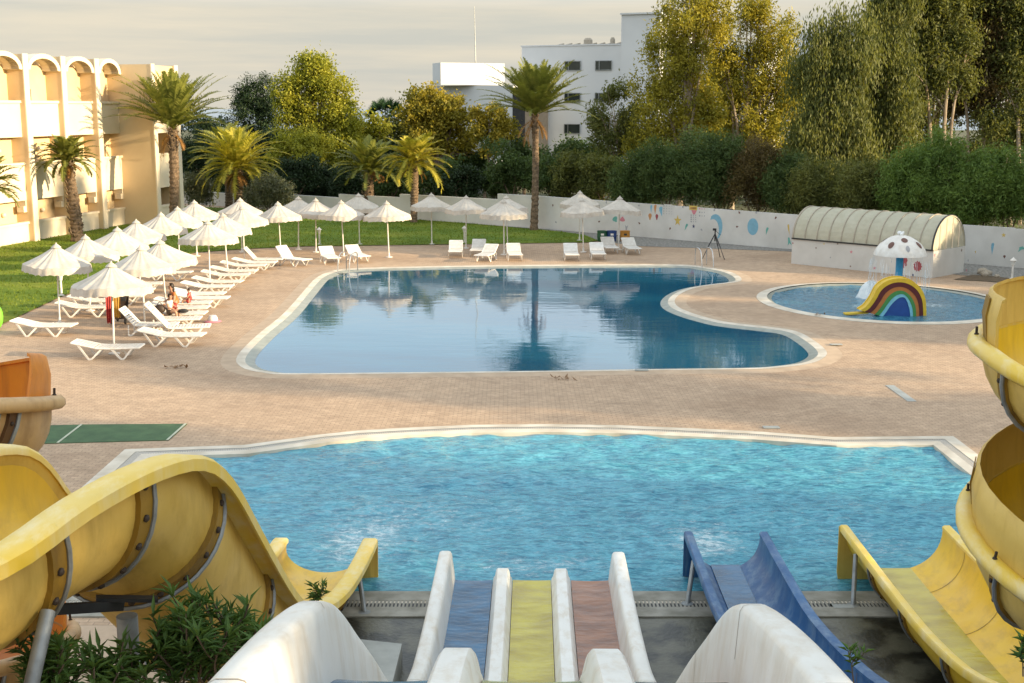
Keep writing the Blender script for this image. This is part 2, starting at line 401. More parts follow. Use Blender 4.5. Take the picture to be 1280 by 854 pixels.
# low clouds: warm over the horizon, greyer higher up
low = mix(nt, ramp(nt, cloudn(2.6, (1,1,14), 6, 3.1), [(.36,(0,0,0)),(.62,(1,1,1))]), (2.85,2.8,2.5), (3.75,3.36,2.68))
ccol = mix(nt, ramp(nt, sep.outputs[2], [(.075,(0,0,0)),(.17,(1,1,1))]), low, ccol)
skyc = mix(nt, veil, sky.outputs[0], ccol)
nt.links.new(skyc, bg.inputs[0]); bg.inputs[1].default_value = .11
SC.view_settings.view_transform = 'Standard'; SC.view_settings.look = 'None'; SC.view_settings.gamma = 1; SC.view_settings.use_curve_mapping = False
SC.view_settings.exposure = 1.02
SC.cycles.max_bounces = 7; SC.cycles.diffuse_bounces = 3; SC.cycles.glossy_bounces = 3; SC.cycles.transparent_max_bounces = 10
SC.cycles.caustics_reflective = False; SC.cycles.caustics_refractive = False
# ---------------------------------------------------------------- ground, deck, pools
def sheet(name, poly, z, m, kind='structure'):
    mb = MB(); mb.add([(p[0],p[1],z) for p in poly], [tuple(range(len(poly)))])
    o = mb.build(name, m); 
    if kind: o['kind'] = kind
    return o
sheet('ground', [(-3500,-300),(3500,-300),(3500,420),(-3500,420)], GZ, 'ground')
sheet('sea', [(-6500,419),(6500,419),(6500,7500),(-6500,7500)], GZ-.02, 'sea')
def closed_smooth(pts, k=5):
    n = len(pts); out = []
    for i in range(n):
        p0, p1, p2, p3 = pts[i-1], pts[i], pts[(i+1)%n], pts[(i+2)%n]
        for j in range(k):
            t = j/k
            out.append(.5*((2*p1)+(p2-p0)*t+(2*p0-5*p1+4*p2-p3)*t*t+(3*p1-p0-3*p2+p3)*t**3))
    return out
def area(poly): return .5*sum(poly[i-1].x*poly[i].y-poly[i].x*poly[i-1].y for i in range(len(poly)))
def offset(poly, d):
    n = len(poly); out = []; s = 1 if area(poly) > 0 else -1
    for i in range(n):
        a = (poly[i]-poly[i-1]); b = (poly[(i+1)%n]-poly[i])
        a = Vector((a.x,a.y,0)).normalized(); b = Vector((b.x,b.y,0)).normalized()
        na = Vector((a.y,-a.x,0))*s; nb = Vector((b.y,-b.x,0))*s
        m = (na+nb); m = m.normalized() if m.length > 1e-6 else na
        c = max(.6, m.dot(na))
        out.append(poly[i]+m*(d/c))
    return out
def ring(name, inner, outer, zi, zo, m, kind='structure', depth_in=None, uv=False, edge=.0):
    mb = MB(); n = len(inner); 
    mb.v = [(p.x,p.y,zi) for p in inner]+[(p.x,p.y,zo) for p in outer]
    mb.f = [(i,(i+1)%n,n+(i+1)%n,n+i) for i in range(n)]
    if uv:
        mb2 = MB(); acc = 0; mb2.uv = []
        for i in range(n):
            j = (i+1)%n; L = (inner[j]-inner[i]).length; k = len(mb2.v)
            mb2.v += [mb.v[i], mb.v[j], mb.v[n+j], mb.v[n+i]]; mb2.f.append((k,k+1,k+2,k+3))
            mb2.uv += [(acc,0),(acc+L,0),(acc+L,1),(acc,1)]; acc += L
        mb = mb2
    elif depth_in is not None:
        k = len(mb.v); mb.v += [(p.x,p.y,depth_in) for p in inner]
        mb.f += [(k+i,k+(i+1)%n,(i+1)%n,i) for i in range(n)]
    o = mb.build(name, m)
    if kind: o['kind'] = kind
    return o
main_px = [(320,445),(342,420),(374,392),(402,357.5),(411,348),(424,341.5),(445,338),(530,335.6),(680,333.5),(836,333),(874,336),(896,340),(908,345.5),(911,350),(905,352),(883,354.5),(855,359),(836,366),(826,375),(829,384),(848,393),(875,401),(899,406),(946,411.5),(977,416),(997,427),(1010,439),(1007,446),(992,452),(960,456),(930,457.5),(805,459),(680,461),(499,463),(374,464),(345,462.5),(324,457)]
main = closed_smooth([P(*p) for p in main_px], 4)
# splash pool: straight sides, bowed far edge
spl = [P(190,571), P(250,568.5), P(310,566.5)]+[P(*p) for p in ((360,559.5),(408,552.5),(455,547.5),(502,544.5),(590,540.5),(680,539.5),(775,541),(867,545),(940,548.5),(1008,553.5),(1046,556.5),(1110,556),(1167,555.5))]
XL, XR, YN = -7.42, 8.92, 17.35
spl[0].x = XL; spl[-1].x = XR
splash = spl+[Vector((XR,21,0)),Vector((XR,YN,0)),Vector((4,YN,0)),Vector((0,YN,0)),Vector((-4,YN,0)),Vector((XL,YN,0)),Vector((XL,21,0))]
kc = P(1105,376.5); kr = 4.05
kids_poly = [Vector((kc.x+kr*math.cos(a), kc.y+kr*1.12*math.sin(a), 0)) for a in np.linspace(0, 2*PI, 56, endpoint=False)]
# perimeter wall line
def wallseg(a, b): return (a, b)
W0, W1, W2 = P(225,254), P(668,285.5), P(1264,334.5)
wdir = (W2-W1).normalized(); W3 = W2+wdir*16
wdir0 = (W1-W0).normalized()
deck_poly = [Vector((-45,-14,0)),Vector((W3.x,-14,0)),W3.copy(),W2.copy(),W1.copy(),W0.copy(),Vector((W0.x-22,W0.y+1,0)),Vector((-45,60,0))]
def holed(name, outer, holes, z, m, thick=.3):
    bm = bmesh.new()
    def loop(poly):
        vs = [bm.verts.new((p.x,p.y,z)) for p in poly]
        return [bm.edges.new((vs[i-1],vs[i])) for i in range(len(vs))]
    es = loop(outer)
    for h in holes: es += loop(h)
    bmesh.ops.triangle_fill(bm, use_beauty=True, use_dissolve=False, edges=es)
    for f in bm.faces:
        if f.normal.z < 0: f.normal_flip()
    me = bpy.data.meshes.new(name); bm.to_mesh(me); bm.free(); me.materials.append(M[m])
    o = bpy.data.objects.new(name, me); C.objects.link(o); o['kind'] = 'structure'
    return o
main_lip, main_cop, main_bor = offset(main,.27), offset(main,.52), offset(main,.95)
spl_cop, spl_gr, spl_bor = offset(splash,.2), offset(splash,.36), offset(splash,.66)
kid_lip, kid_cop = offset(kids_poly,.16), offset(kids_poly,.55)
holed('pool_deck', deck_poly, [main_bor, spl_bor, kid_cop], 0, 'deck')
ring('main_pool_lip', main, main_lip, -.055, .0, 'lip', depth_in=-.35)
ring('main_pool_coping', main_lip, main_cop, .001, .022, 'coping')
ring('main_pool_border', main_cop, main_bor, .02, .0, 'border')
ring('splash_pool_coping', splash, spl_cop, -.01, .012, 'coping', depth_in=-.4)
ring('splash_pool_gutter_grate', spl_cop, spl_gr, .010, .010, 'grate', uv=True)
ring('splash_pool_border', spl_gr, spl_bor, .016, .0, 'coping')
ring('kids_pool_lip', kids_poly, kid_lip, -.05, .0, 'lip', depth_in=-.3)
ring('kids_pool_coping', kid_lip, kid_cop, .03, .006, 'coping')
# water surfaces, each a grid with real ripples
def water(name, x0, x1, y0, y1, z, step, m, waves, foam=(), kind='structure', clip=None):
    nx = int((x1-x0)/step)+1; ny = int((y1-y0)/step)+1
    X, Y = np.meshgrid(np.linspace(x0,x1,nx), np.linspace(y0,y1,ny))
    Z = np.full_like(X, z)
    for a, kx, ky, ph in waves:
        wob = .8*np.sin(.7*X+ph)+.7*np.sin(.9*Y+ph*2)
        Z += a*np.sin(kx*X+ky*Y+ph+wob)
    V = np.stack([X.ravel(),Y.ravel(),Z.ravel()],1)
    idx = np.arange(nx*ny).reshape(ny,nx)
    Q = np.stack([idx[:-1,:-1].ravel(),idx[:-1,1:].ravel(),idx[1:,1:].ravel(),idx[1:,:-1].ravel()],1)
    if clip is not None:
        cx, cy, r = clip; cen = V[Q].mean(1); Q = Q[((cen[:,0]-cx)**2+(cen[:,1]-cy)**2) < r*r]
    o = np_mesh(name, V, Q, m); o['kind'] = kind
    me = o.data; me.polygons.foreach_set('use_smooth', [True]*len(me.polygons))
    f = np.zeros(len(V))
    for fx, fy, sx, sy, amp in foam:
        f += amp*np.exp(-((V[:,0]-fx)/sx)**2-((V[:,1]-fy)/sy)**2)
    at = me.attributes.new('foam','FLOAT','POINT'); at.data.foreach_set('value', f.astype(np.float32))
    return o
def wset(n, lmin, lmax, amp, spread=PI, base=PI/2):
    out = []
    for i in range(n):
        L = lmin*(lmax/lmin)**(i/(n-1)); a = base+random.uniform(-spread,spread)/2; k = 2*PI/L
        out.append((amp*(L/lmax)**1.1*random.uniform(.7,1.1), k*math.cos(a), k*math.sin(a), random.uniform(0,6)))
    return out
bx = [p.x for p in main]; by = [p.y for p in main]
water('main_pool_water', min(bx)-.2, max(bx)+.2, min(by)-.2, max(by)+.2, -.06, .35, 'water_still', wset(5,2.5,6,.0016))
foamspots = [(-2.6,19.4,.9,1.3,.24),(.35,18.6,1.6,.7,.22),(3.2,19.5,.7,1.0,.27),(5.9,19.4,1.1,.9,.20),(-2.0,21.2,2.4,1.6,.14),(5,21,2.5,1.2,.12),(1.0,20.5,3.5,1.5,.09),(-2.5,23.5,3.5,2.5,.07),(4,23.5,3.5,1.5,.06)]
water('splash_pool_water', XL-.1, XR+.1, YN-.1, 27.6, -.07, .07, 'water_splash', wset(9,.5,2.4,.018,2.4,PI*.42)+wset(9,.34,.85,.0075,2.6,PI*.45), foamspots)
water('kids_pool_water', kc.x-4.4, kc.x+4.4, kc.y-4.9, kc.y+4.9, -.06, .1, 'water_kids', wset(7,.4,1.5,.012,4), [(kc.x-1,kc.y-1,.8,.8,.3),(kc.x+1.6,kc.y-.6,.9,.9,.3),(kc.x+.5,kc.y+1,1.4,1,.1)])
# foreground poolside: wet concrete, drains
mb = MB(); mb.box((3.8,12.2,.003),(15.4,8.46,.006)); o = mb.build('poolside_concrete','concrete_wet'); o['kind'] = 'structure'
mb = MB(); mb.box((-6.5,12.0,.003),(5.1,8.3,.006)); o = mb.build('terracotta_paving','border'); o['kind'] = 'structure'
for nm, y0, y1, m_ in (('poolside_kerb',16.99,17.345,'kerb_grey'),('poolside_kerb',16.42,16.76,'kerb_grey')):
    mb = MB(); mb.box((.75,(y0+y1)/2,.012),(XR-XL+1.2,y1-y0,.024)); o = mb.build(nm, m_); o['kind'] = 'structure'
mb = MB(); mb.box((.75,16.875,.006),(XR-XL+1.2,.23,.012)); o = mb.build('poolside_drain', 'black'); o['kind'] = 'structure'
mb = MB(); K_ = int((XR-XL+1)/.055)
for i in range(K_): mb.box((XL-.4+i*.055,16.875,.017),(.03,.226,.012))
o = mb.build('poolside_drain_grate', 'kerb_grey'); o['kind'] = 'structure'
# ---------------------------------------------------------------- lawn and gravel
lawn_px = [(-70,432),(5,405),(37,390),(75,372),(92,366),(150,346),(245,316),(320,311),(380,308.5),(640,305),(735,303.5),(748,301.5),(730,294),(700,290),(668,287),(560,277.5),(345,263.5),(226,258)]
lawn_poly = [P(*p) for p in lawn_px]+[Vector((-45,86,0)),Vector((-45,42,0))]
bm = bmesh.new(); vs = [bm.verts.new((p.x,p.y,.03)) for p in lawn_poly]; es = [bm.edges.new((vs[i-1],vs[i])) for i in range(len(vs))]
bmesh.ops.triangle_fill(bm, use_beauty=True, edges=es)
for f in bm.faces:
    if f.normal.z < 0: f.normal_flip()
me = bpy.data.meshes.new('lawn'); bm.to_mesh(me); bm.free(); me.materials.append(M['lawn'])
o = bpy.data.objects.new('lawn', me); C.objects.link(o); o['kind'] = 'structure'
def inside(px, py, poly):
    c = np.zeros(len(px), bool); n = len(poly)
    for i in range(n):
        a, b = poly[i-1], poly[i]
        cond = ((a.y > py) != (b.y > py)) & (px < (b.x-a.x)*(py-a.y)/(b.y-a.y+1e-12)+a.x)
        c ^= cond
    return c
n = 90000
gx = rng.uniform(-40, 9, n); gy = rng.uniform(42, 90, n)
k = inside(gx, gy, lawn_poly); gx, gy = gx[k], gy[k]; n = len(gx)
h = rng.uniform(.03,.10,n); a = rng.uniform(0,2*PI,n); w = rng.uniform(.012,.03,n); lx = rng.normal(0,.04,n); ly = rng.normal(0,.04,n)
V = np.empty((n,3,3)); V[:,0] = np.stack([gx-w*np.cos(a),gy-w*np.sin(a),np.full(n,.03)],1); V[:,1] = np.stack([gx+w*np.cos(a),gy+w*np.sin(a),np.full(n,.03)],1); V[:,2] = np.stack([gx+lx,gy+ly,.03+h],1)
o = np_mesh('grass', V.reshape(-1,3), np.arange(3*n).reshape(-1,3), 'blade')
tag(o, 'short green grass of the lawn between the umbrellas and the wall', 'grass', kind='stuff')
grav = [P(*p) for p in ((748,301.5),(800,308),(890,311),(985,314.5),(1000,316),(1100,330),(1180,342),(1225,346.5),(1290,352),(1320,354))]
grav += [W2+wdir*2.2, W2.copy(), W1.copy(), P(560,277), P(668,286.5), P(700,289.6), P(730,293.6)]
sheet('gravel_strip', grav, .012, 'gravel')
# ---------------------------------------------------------------- perimeter wall, with its painted sea motifs
nrm = Vector((-wdir.y, wdir.x, 0)); nrm = -nrm if nrm.y > 0 else nrm      # towards the camera
wall = thing('perimeter_wall', W1, 'long low white perimeter wall with painted sea motifs behind the umbrellas', 'wall')
nd = Vector((-wdir0.y, wdir0.x, 0)); nd = -nd if nd.y > 0 else nd
def wall_pt(px):      # point of the far wall line seen above photo column px
    k = (px-640)/F
    def hit(A, d): return (k*(A.y*CP+CAM_Z*SP)-A.x)/(d.x-k*d.y*CP)
    if px < 668: return W0+wdir0*hit(W0, wdir0)
    return W1+wdir*hit(W1, wdir)
brk = [225, 300, 424, 500, 622, 668]
hts = [.95, 1.12, 1.36, 1.58, 1.92]
for i in range(5):
    a, b = wall_pt(brk[i]), wall_pt(brk[i+1])
    mb = MB(); t = -nd*.2
    mb.hexa([a+Vector((0,0,GZ)), b+Vector((0,0,GZ)), b+t+Vector((0,0,GZ)), a+t+Vector((0,0,GZ)), a+Vector((0,0,hts[i])), b+Vector((0,0,hts[i])), b+t+Vector((0,0,hts[i])), a+t+Vector((0,0,hts[i]))])
    mb.build('wall_panel', 'wall_white', wall)
cuts = [W1, wall_pt(1000), wall_pt(1264), W3]
for i, (ha, hb) in enumerate(((1.92,1.74),(1.76,1.76),(1.72,1.74))):
    a, b = cuts[i], cuts[i+1]; t = -nrm*.2
    mb = MB(); mb.hexa([a+Vector((0,0,GZ)), b+Vector((0,0,GZ)), b+t+Vector((0,0,GZ)), a+t+Vector((0,0,GZ)), a+Vector((0,0,ha)), b+Vector((0,0,hb)), b+t+Vector((0,0,hb)), a+t+Vector((0,0,ha))])
    mb.build('wall_panel', 'wall_white', wall)
def on_wall(px, py, A=W1, d=wdir, n_=nrm, proud=.004):   # the point of the wall face seen at a photo pixel
    r = PD(px,py,1.0)-Vector((0,0,CAM_Z))
    o_ = Vector((0,0,CAM_Z)); t = (A+n_*proud-o_).dot(n_)/r.dot(n_)
    return o_+r*t
def decal(name, m, px, py, shape, sx, sy, rot=0, A=W1, d=wdir, n_=nrm, parent=None, label=None, proud=.004, th=.004):
    """flat painted shape on a wall: (shape points unit) scaled in metres"""
    c = on_wall(px,py,A,d,n_,proud); ca, sa = math.cos(rot), math.sin(rot)
    poly = []
    for x, y in shape:
        x, y = x*sx, y*sy; x, y = x*ca-y*sa, x*sa+y*ca
        poly.append(c+d*x+Vector((0,0,1))*y)
    mb = MB(); mb.prism(poly, (0,0,0), -n_*(th-.001))
    o = mb.build(name, m, parent)
    if label: o['label'] = label
    return o
OVAL = [(.5*math.cos(a), .5*math.sin(a)) for a in np.linspace(0,2*PI,28,endpoint=False)]
STAR = [((.5 if i%2 == 0 else .2)*math.sin(2*PI*i/10), (.5 if i%2 == 0 else .2)*math.cos(2*PI*i/10)) for i in range(10)]
RECT = [(-.5,-.5),(.5,-.5),(.5,.5),(-.5,.5)]
SHELL = [(-.12,-.5),(.12,-.5),(.2,-.3),(.45,0),(.5,.25),(.35,.42),(.12,.5),(-.12,.5),(-.35,.42),(-.5,.25),(-.45,0),(-.2,-.3)]
CONE = [(0,-.5),(.3,.2),(.4,.4),(.1,.5),(-.3,.42),(-.35,.1)]
CRES = [(.5*math.cos(a), .5*math.sin(a)) for a in np.linspace(math.radians(130),math.radians(-40),18)]+[(-.12+.46*math.cos(a)*.95, -.16+.46*math.sin(a)) for a in np.linspace(math.radians(-25),math.radians(120),18)]
TAIL = [(-.5,-.5),(0,-.2),(.5,-.5),(.25,.1),(.2,.5),(-.2,.5),(-.25,.1)]
def wd(name, m, px, py, sh, w, h, rot=0): return decal(name, m, px, py, sh, w/22., h/22., rot, parent=wall)
wd('painted_ball','paint_blue',941,283.5,OVAL,14,19)
wd('painted_crescent','paint_blue',893,285,CRES,21,32,-.15)
wd('painted_starfish','paint_yellow',847,276,STAR,11,14)
wd('painted_seahorse','paint_orange',819,262,CONE,5,12); wd('painted_seahorse','paint_blue',814,261,CONE,4,9)
wd('painted_fish','paint_blue',826.5,264.5,CONE,7,12,.2)
wd('painted_shell','paint_orange',812.5,271,SHELL,5,8); wd('painted_shell','paint_red',821,271.5,SHELL,4,7)
wd('painted_seaweed','paint_green',857.5,284,CONE,4,9,-.4); wd('painted_seaweed','paint_green',958.5,289,CONE,4,9,-.2)
wd('painted_shell','paint_green',769,274.5,SHELL,8,7,.6); wd('painted_shell','paint_pink',778,274,SHELL,8,6,3.1)
wd('painted_fish_tail','paint_grey',783,284.5,TAIL,5,6,3.1)
wd('painted_banner','paint_yellow',866.5,260,RECT,11,5); wd('painted_banner','paint_orange',866.5,260.3,RECT,8,2)
wd('painted_cone','paint_pink',867.5,265.5,[(-.5,.5),(.5,.5),(.15,-.5),(-.15,-.5)],8,5)
for i, (px, py) in enumerate(((691,257),(695,278),(749,277),(758,253),(799,279),(798.5,257),(837.5,286),(877,287.5),(921.5,283.5),(893,262.5),(924,265.5),(945,266),(969.5,272.5),(853.5,259))):
    wd('painted_pebble','paint_grey' if i%2 else 'cap_spot',px,py,SHELL,2.2,3.2,i)
# rows of small painted lettering and symbols on the wall signs
def row(px0, py0, n_, gap, m, w, h, dy=0):
    for i in range(n_): wd('sign_letter', m, px0+i*gap, py0+i*dy, [RECT,TAIL,CONE,STAR][i%4], w, h)
wd('sign_board','wall_white',835,263,RECT,12,14)
for r_ in range(4): row(830, 257.5+r_*3.2, 4, 3.2, 'paint_grey', 1.7, 1.5, .22)
for r_ in range(4): row(864, 269+r_*2.7, 3, 2.8, 'paint_grey', 1.9, 1.6, .2)
wd('sign_emblem','ink',867,283,STAR,4.5,5.5)
for r_ in range(3): row(874.5, 261+r_*4.4, 3, 3, 'paint_pink' if r_ == 0 else 'paint_grey', 1.8, 1.6, .22)
wd('painted_fish','paint_blue',1240.5,311,CONE,4,12); wd('painted_starfish','paint_yellow',1254.5,294,STAR,5,5); wd('painted_pebble','cap_spot',1255.5,321,SHELL,2.5,3)
wd('painted_leaf','paint_green',1277,311,TAIL,9,4,.4); wd('painted_leaf','paint_green',986.5,302,TAIL,5,9,.2); wd('painted_leaf','paint_yellow',986,287,CONE,3,12,.2)
# ---------------------------------------------------------------- hotel on the left
A0 = P(0,311); B0 = P(217,272); hd = (B0-A0).normalized(); hn = Vector((hd.y,-hd.x,0))   # along, outwards
A0 = A0-hn*1.05
hotel = thing('hotel_building', A0, 'cream three storey hotel block with white balconies and arched tops beside the lawn', 'building')
def hs(px):
    k = (px-640)/F
    return (k*(A0.y*CP+CAM_Z*SP)-A0.x)/(hd.x-k*hd.y*CP)
def HB(mb, s0, s1, n0, n1, z0, z1):
    q = lambda s, n_, z: A0+hd*s+hn*n_+Vector((0,0,z))
    return mb.hexa([q(s0,n1,z0),q(s1,n1,z0),q(s1,n0,z0),q(s0,n0,z0),q(s0,n1,z1),q(s1,n1,z1),q(s1,n0,z1),q(s0,n0,z1)])
ps = [hs(31), hs(77), hs(118)]; bay = ps[1]-ps[0]
ps = [ps[0]-3*bay, ps[0]-2*bay, ps[0]-bay]+ps
sw = hs(146); ROOF = 9.25
FIN = .85
mb = MB(); HB(mb, ps[0]-.3, sw, -12, -.10, GZ, ROOF); mb.build('wall', 'hotel', hotel)
mb = MB(); HB(mb, ps[0]-.3, sw, -12, -.3, ROOF, ROOF+.35); mb.build('roof_parapet', 'hotel', hotel)
for i, s in enumerate(ps):
    mb = MB(); HB(mb, s-.42, s, -.10, FIN, GZ, 9.75); mb.build('pillar', 'hotel', hotel)
    mb = MB(); HB(mb, s-.44, s+.02, FIN+.003, FIN+.07, GZ, 9.78); mb.build('pillar_face', 'hotel_white', hotel)
    e = ps[i+1]-.42 if i+1 < len(ps) else sw
    for fl, (z0, z1) in enumerate(((-.1,.95),(2.2,4.05),(5.5,7.25))):
        mb = MB(); HB(mb, s+.01, e-.01, FIN-.42, FIN-.28, z0, z1); pp = mb.build('balcony_panel', 'hotel_white', hotel)
        mb = MB(); HB(mb, s+.005, e-.005, FIN-.5, FIN-.2, z1+.002, z1+.13); mb.build('coping_rail', 'hotel_white', pp)
        if fl:
            mb = MB(); HB(mb, s+.01, e-.01, -.10, FIN-.44, z0+.25, z0+.45); mb.build('balcony_floor', 'hotel', hotel)
            mb = MB(); HB(mb, s+.8, s+1.6, -.099, -.05, z0+.46, z0+2.5); mb.build('balcony_door', 'dark_glass', hotel)
            if fl == 1:
                mb = MB(); HB(mb, e-.10, e-.02, FIN-.9, FIN-.3, z0-.3, z0-.005); HB(mb, e-.3, e-.02, FIN-.7, FIN-.3, z0-.62, z0-.303); mb.build('corbel', 'hotel_white', hotel)
    # arched top of the bay: white rim, cream barrel behind
    cs = (s+e)/2; hw = (e-s)/2-.01; rim = []; K = 14
    def arc(r0, r1, z0): return [(cs+r0*math.cos(a), z0+r1*math.sin(a)) for a in np.linspace(PI,0,K)]
    o1 = arc(hw, .86, 8.98); o2 = arc(hw-.28, .62, 8.98)
    mb = MB(); poly = o1+o2[::-1]
    q = lambda s_, z, n_: A0+hd*s_+hn*n_+Vector((0,0,z))
    for j in range(K-1):
        mb.hexa([q(*o2[j],FIN+.02),q(*o2[j+1],FIN+.02),q(*o2[j+1],FIN-.45),q(*o2[j],FIN-.45),q(*o1[j],FIN+.02),q(*o1[j+1],FIN+.02),q(*o1[j+1],FIN-.45),q(*o1[j],FIN-.45)])
    mb.build('bay_arch', 'hotel_white', hotel)
    mb = MB()
    for j in range(K-1):
        mb.hexa([q(*o2[j],FIN-.01),q(*o2[j+1],FIN-.01),q(*o2[j+1],-.09),q(*o2[j],-.09),q(o1[j][0],o1[j][1]-.03,FIN-.01),q(o1[j+1][0],o1[j+1][1]-.03,FIN-.01),q(o1[j+1][0],o1[j+1][1]-.03,-.09),q(o1[j][0],o1[j][1]-.03,-.09)])
    mb.build('bay_vault', 'hotel_white', hotel)
    for z in (2.0, 5.3):
        mb = MB(); mb.ball(q((s+e)/2+.3, z-.5, -.01), .13); mb.build('wall_lamp', 'hotel_white', hotel, smooth=True)
# projecting end wing
WN = 2.75
mb = MB(); HB(mb, sw, sw+.45, -12, WN, GZ, 9.55); mb.build('wing_end_wall', 'hotel', hotel)
mb = MB(); HB(mb, sw-.02, sw+.40, WN+.003, WN+.08, GZ, 9.58); mb.build('pillar_face', 'hotel_white', hotel)
se = sw+2.95
mb = MB(); HB(mb, sw+.45, se, -12, WN-1.6, GZ, 9.5); mb.build('wing_wall', 'hotel', hotel)
mb = MB(); HB(mb, se, se+.4, -12, WN, GZ, 9.55); mb.build('pillar', 'hotel', hotel)
mb = MB(); HB(mb, se-.02, se+.42, WN+.003, WN+.08, GZ, 9.58); mb.build('pillar_face', 'hotel_white', hotel)
mb = MB(); HB(mb, sw+.45, se, WN-1.6, WN-.05, 7.95, 9.5); mb.build('wing_lintel', 'hotel', hotel)
for fl, (z0, z1) in enumerate(((-.1,1.0),(2.2,4.15),(5.5,7.3))):
    mb = MB(); HB(mb, sw+.46, se-.01, WN-.42, WN-.28, z0, z1); pp = mb.build('balcony_panel', 'hotel_white', hotel)
    mb = MB(); HB(mb, sw+.455, se-.005, WN-.5, WN-.2, z1+.002, z1+.13); mb.build('coping_rail', 'hotel_white', pp)
    if fl:
        mb = MB(); HB(mb, sw+.46, se-.01, WN-1.6, WN-.44, z0+.25, z0+.45); mb.build('balcony_floor', 'hotel', hotel)
        mb = MB(); HB(mb, sw+1.0, sw+2.1, WN-1.599, WN-1.55, z0+.46, z0+2.5); mb.build('balcony_door', 'dark_glass', hotel)
# ---------------------------------------------------------------- white building far behind the trees
def frame_box(mb, O, e, n_, x0, x1, d0, d1, z0, z1):
    q = lambda x, d, z: Vector((O.x,O.y,0))+e*x+n_*d+Vector((0,0,z))
    return mb.hexa([q(x0,d1,z0),q(x1,d1,z0),q(x1,d0,z0),q(x0,d0,z0),q(x0,d1,z1),q(x1,d1,z1),q(x1,d0,z1),q(x0,d0,z1)])
O = PD(652,200,131); O.z = 0
e = Vector((.92,-.392,0)); fn = Vector((-.392,-.92,0))
wb = thing('white_building', O, 'tall white flat roofed building with small dark windows behind the big palm', 'building')
mpp = 131/F
X = lambda px: (px-652)*mpp*1.04
zt = lambda py, zc=131: CAM_Z-zc*(SP+CP*(py-427)/F)
mb = MB(); frame_box(mb, O, e, fn, 0, X(776), -14, 0, GZ, zt(60)); mb.build('wall', 'building_white', wb)
mb = MB(); frame_box(mb, O, e, fn, X(776), X(822), -13, .25, GZ, zt(25)); tw = mb.build('stair_tower', 'building_white', wb)
mb = MB(); frame_box(mb, O, e, fn, X(775), X(823), -13.2, .45, zt(25)+.003, zt(23)); mb.build('roof_slab', 'building_white', tw)
mb = MB(); frame_box(mb, O, e, fn, X(822), X(930), -14, -2, GZ, zt(62)); mb.build('side_wall', 'building_white', wb)
mb = MB(); frame_box(mb, O, e, fn, -.1, X(775), -.3, .08, zt(60)+.003, zt(58.4)); mb.build('roof_parapet', 'building_white', wb)
for py in (84, 122.5, 160.5, 199):
    for px in (716.5, 754.5):
        x = X(px); z = zt(py); w, h_ = .82, .42
        mb = MB(); frame_box(mb, O, e, fn, x-w, x+w, .004, .05, z-h_, z+h_); f = mb.build('window', 'dark_glass', wb)
        mb = MB()
        for a_, b_, c_, d_ in ((-w-.06,-w,-h_,h_),(w,w+.06,-h_,h_),(-w-.06,w+.06,h_,h_+.06),(-w-.06,w+.06,-h_-.08,-h_),(-w*.55-.03,-w*.55+.03,-h_,h_)): frame_box(mb, O, e, fn, x+a_, x+b_, .052, .11, z+c_, z+d_)
        mb.build('window_frame', 'galv', f)
mb = MB()
for i in range(9): mb.bar(O+e*(X(690)+i*.9)+fn*-2+Vector((0,0,zt(59))), O+e*(X(694)+i*.9)+fn*-2.4+Vector((0,0,zt(57.2))), .5, .35)
mb.build('roof_pipes', 'stone', wb)
for px_, r_ in ((731,.45),(761,.25)):
    mb = MB(); mb.lathe([(r_*.8,-.6),(r_,-.3),(r_,.4),(r_*.6,.6),(0,.62)], O+e*X(px_)+fn*-1+Vector((0,0,zt(57.6))), 14, cap=False); mb.build('roof_tank', 'stone', wb)
mb = MB(); frame_box(mb, O, e, fn, X(655), X(658), .004, .03, zt(168), zt(158)); mb.build('window', 'dark_glass', wb)
# left wing with sunlit penthouse and mast
O2 = PD(574,200,124); O2.z = 0; e2 = Vector((.92,-.392,0))
lw = thing('white_building', O2, 'pale grey lower building with a bright white rooftop box and thin mast', 'building')
m2 = 124/F*1.04
mb = MB(); frame_box(mb, O2, e2, fn, -31*m2, 70*m2, -10, 0, GZ, zt(107.5,124)); mb.build('wall', 'building_white', lw)
ep = Vector((.93,.37,0)); pn = Vector((.37,-.93,0)); O3 = PD(552,200,122); O3.z = 0
mb = MB(); frame_box(mb, O3, ep, pn, 0, 80*m2, -2.5, 0, zt(107,124), zt(80,124)); ph = mb.build('rooftop_box', 'building_white', lw)
mb = MB(); b_ = PD(594.5,80,125); mb.tube([b_, b_+Vector((-.1,0,5.6))], [.07,.03], 6); mb.build('mast', 'galv', lw)
mb = MB()
for i in range(4): mb.tube([PD(646+i*2.4,114,121.5), PD(646+i*2.4,206,121.5)], .05, 5)
mb.build('drain_pipes', 'galv', lw)
mb = MB(); frame_box(mb, O2, e2, fn, 70*m2+.004, 86*m2, -6, .08, GZ, zt(110,124)); mb.build('shaded_gap_box', 'black', lw)  # near-black box over the wing's sunlit end, standing in for a shaded gap
mb = MB(); frame_box(mb, O2, e2, fn, -14*m2, -12.7*m2, .003, .2, zt(107,124), zt(103,124)); mb.build('flood_lamp', 'black', lw)
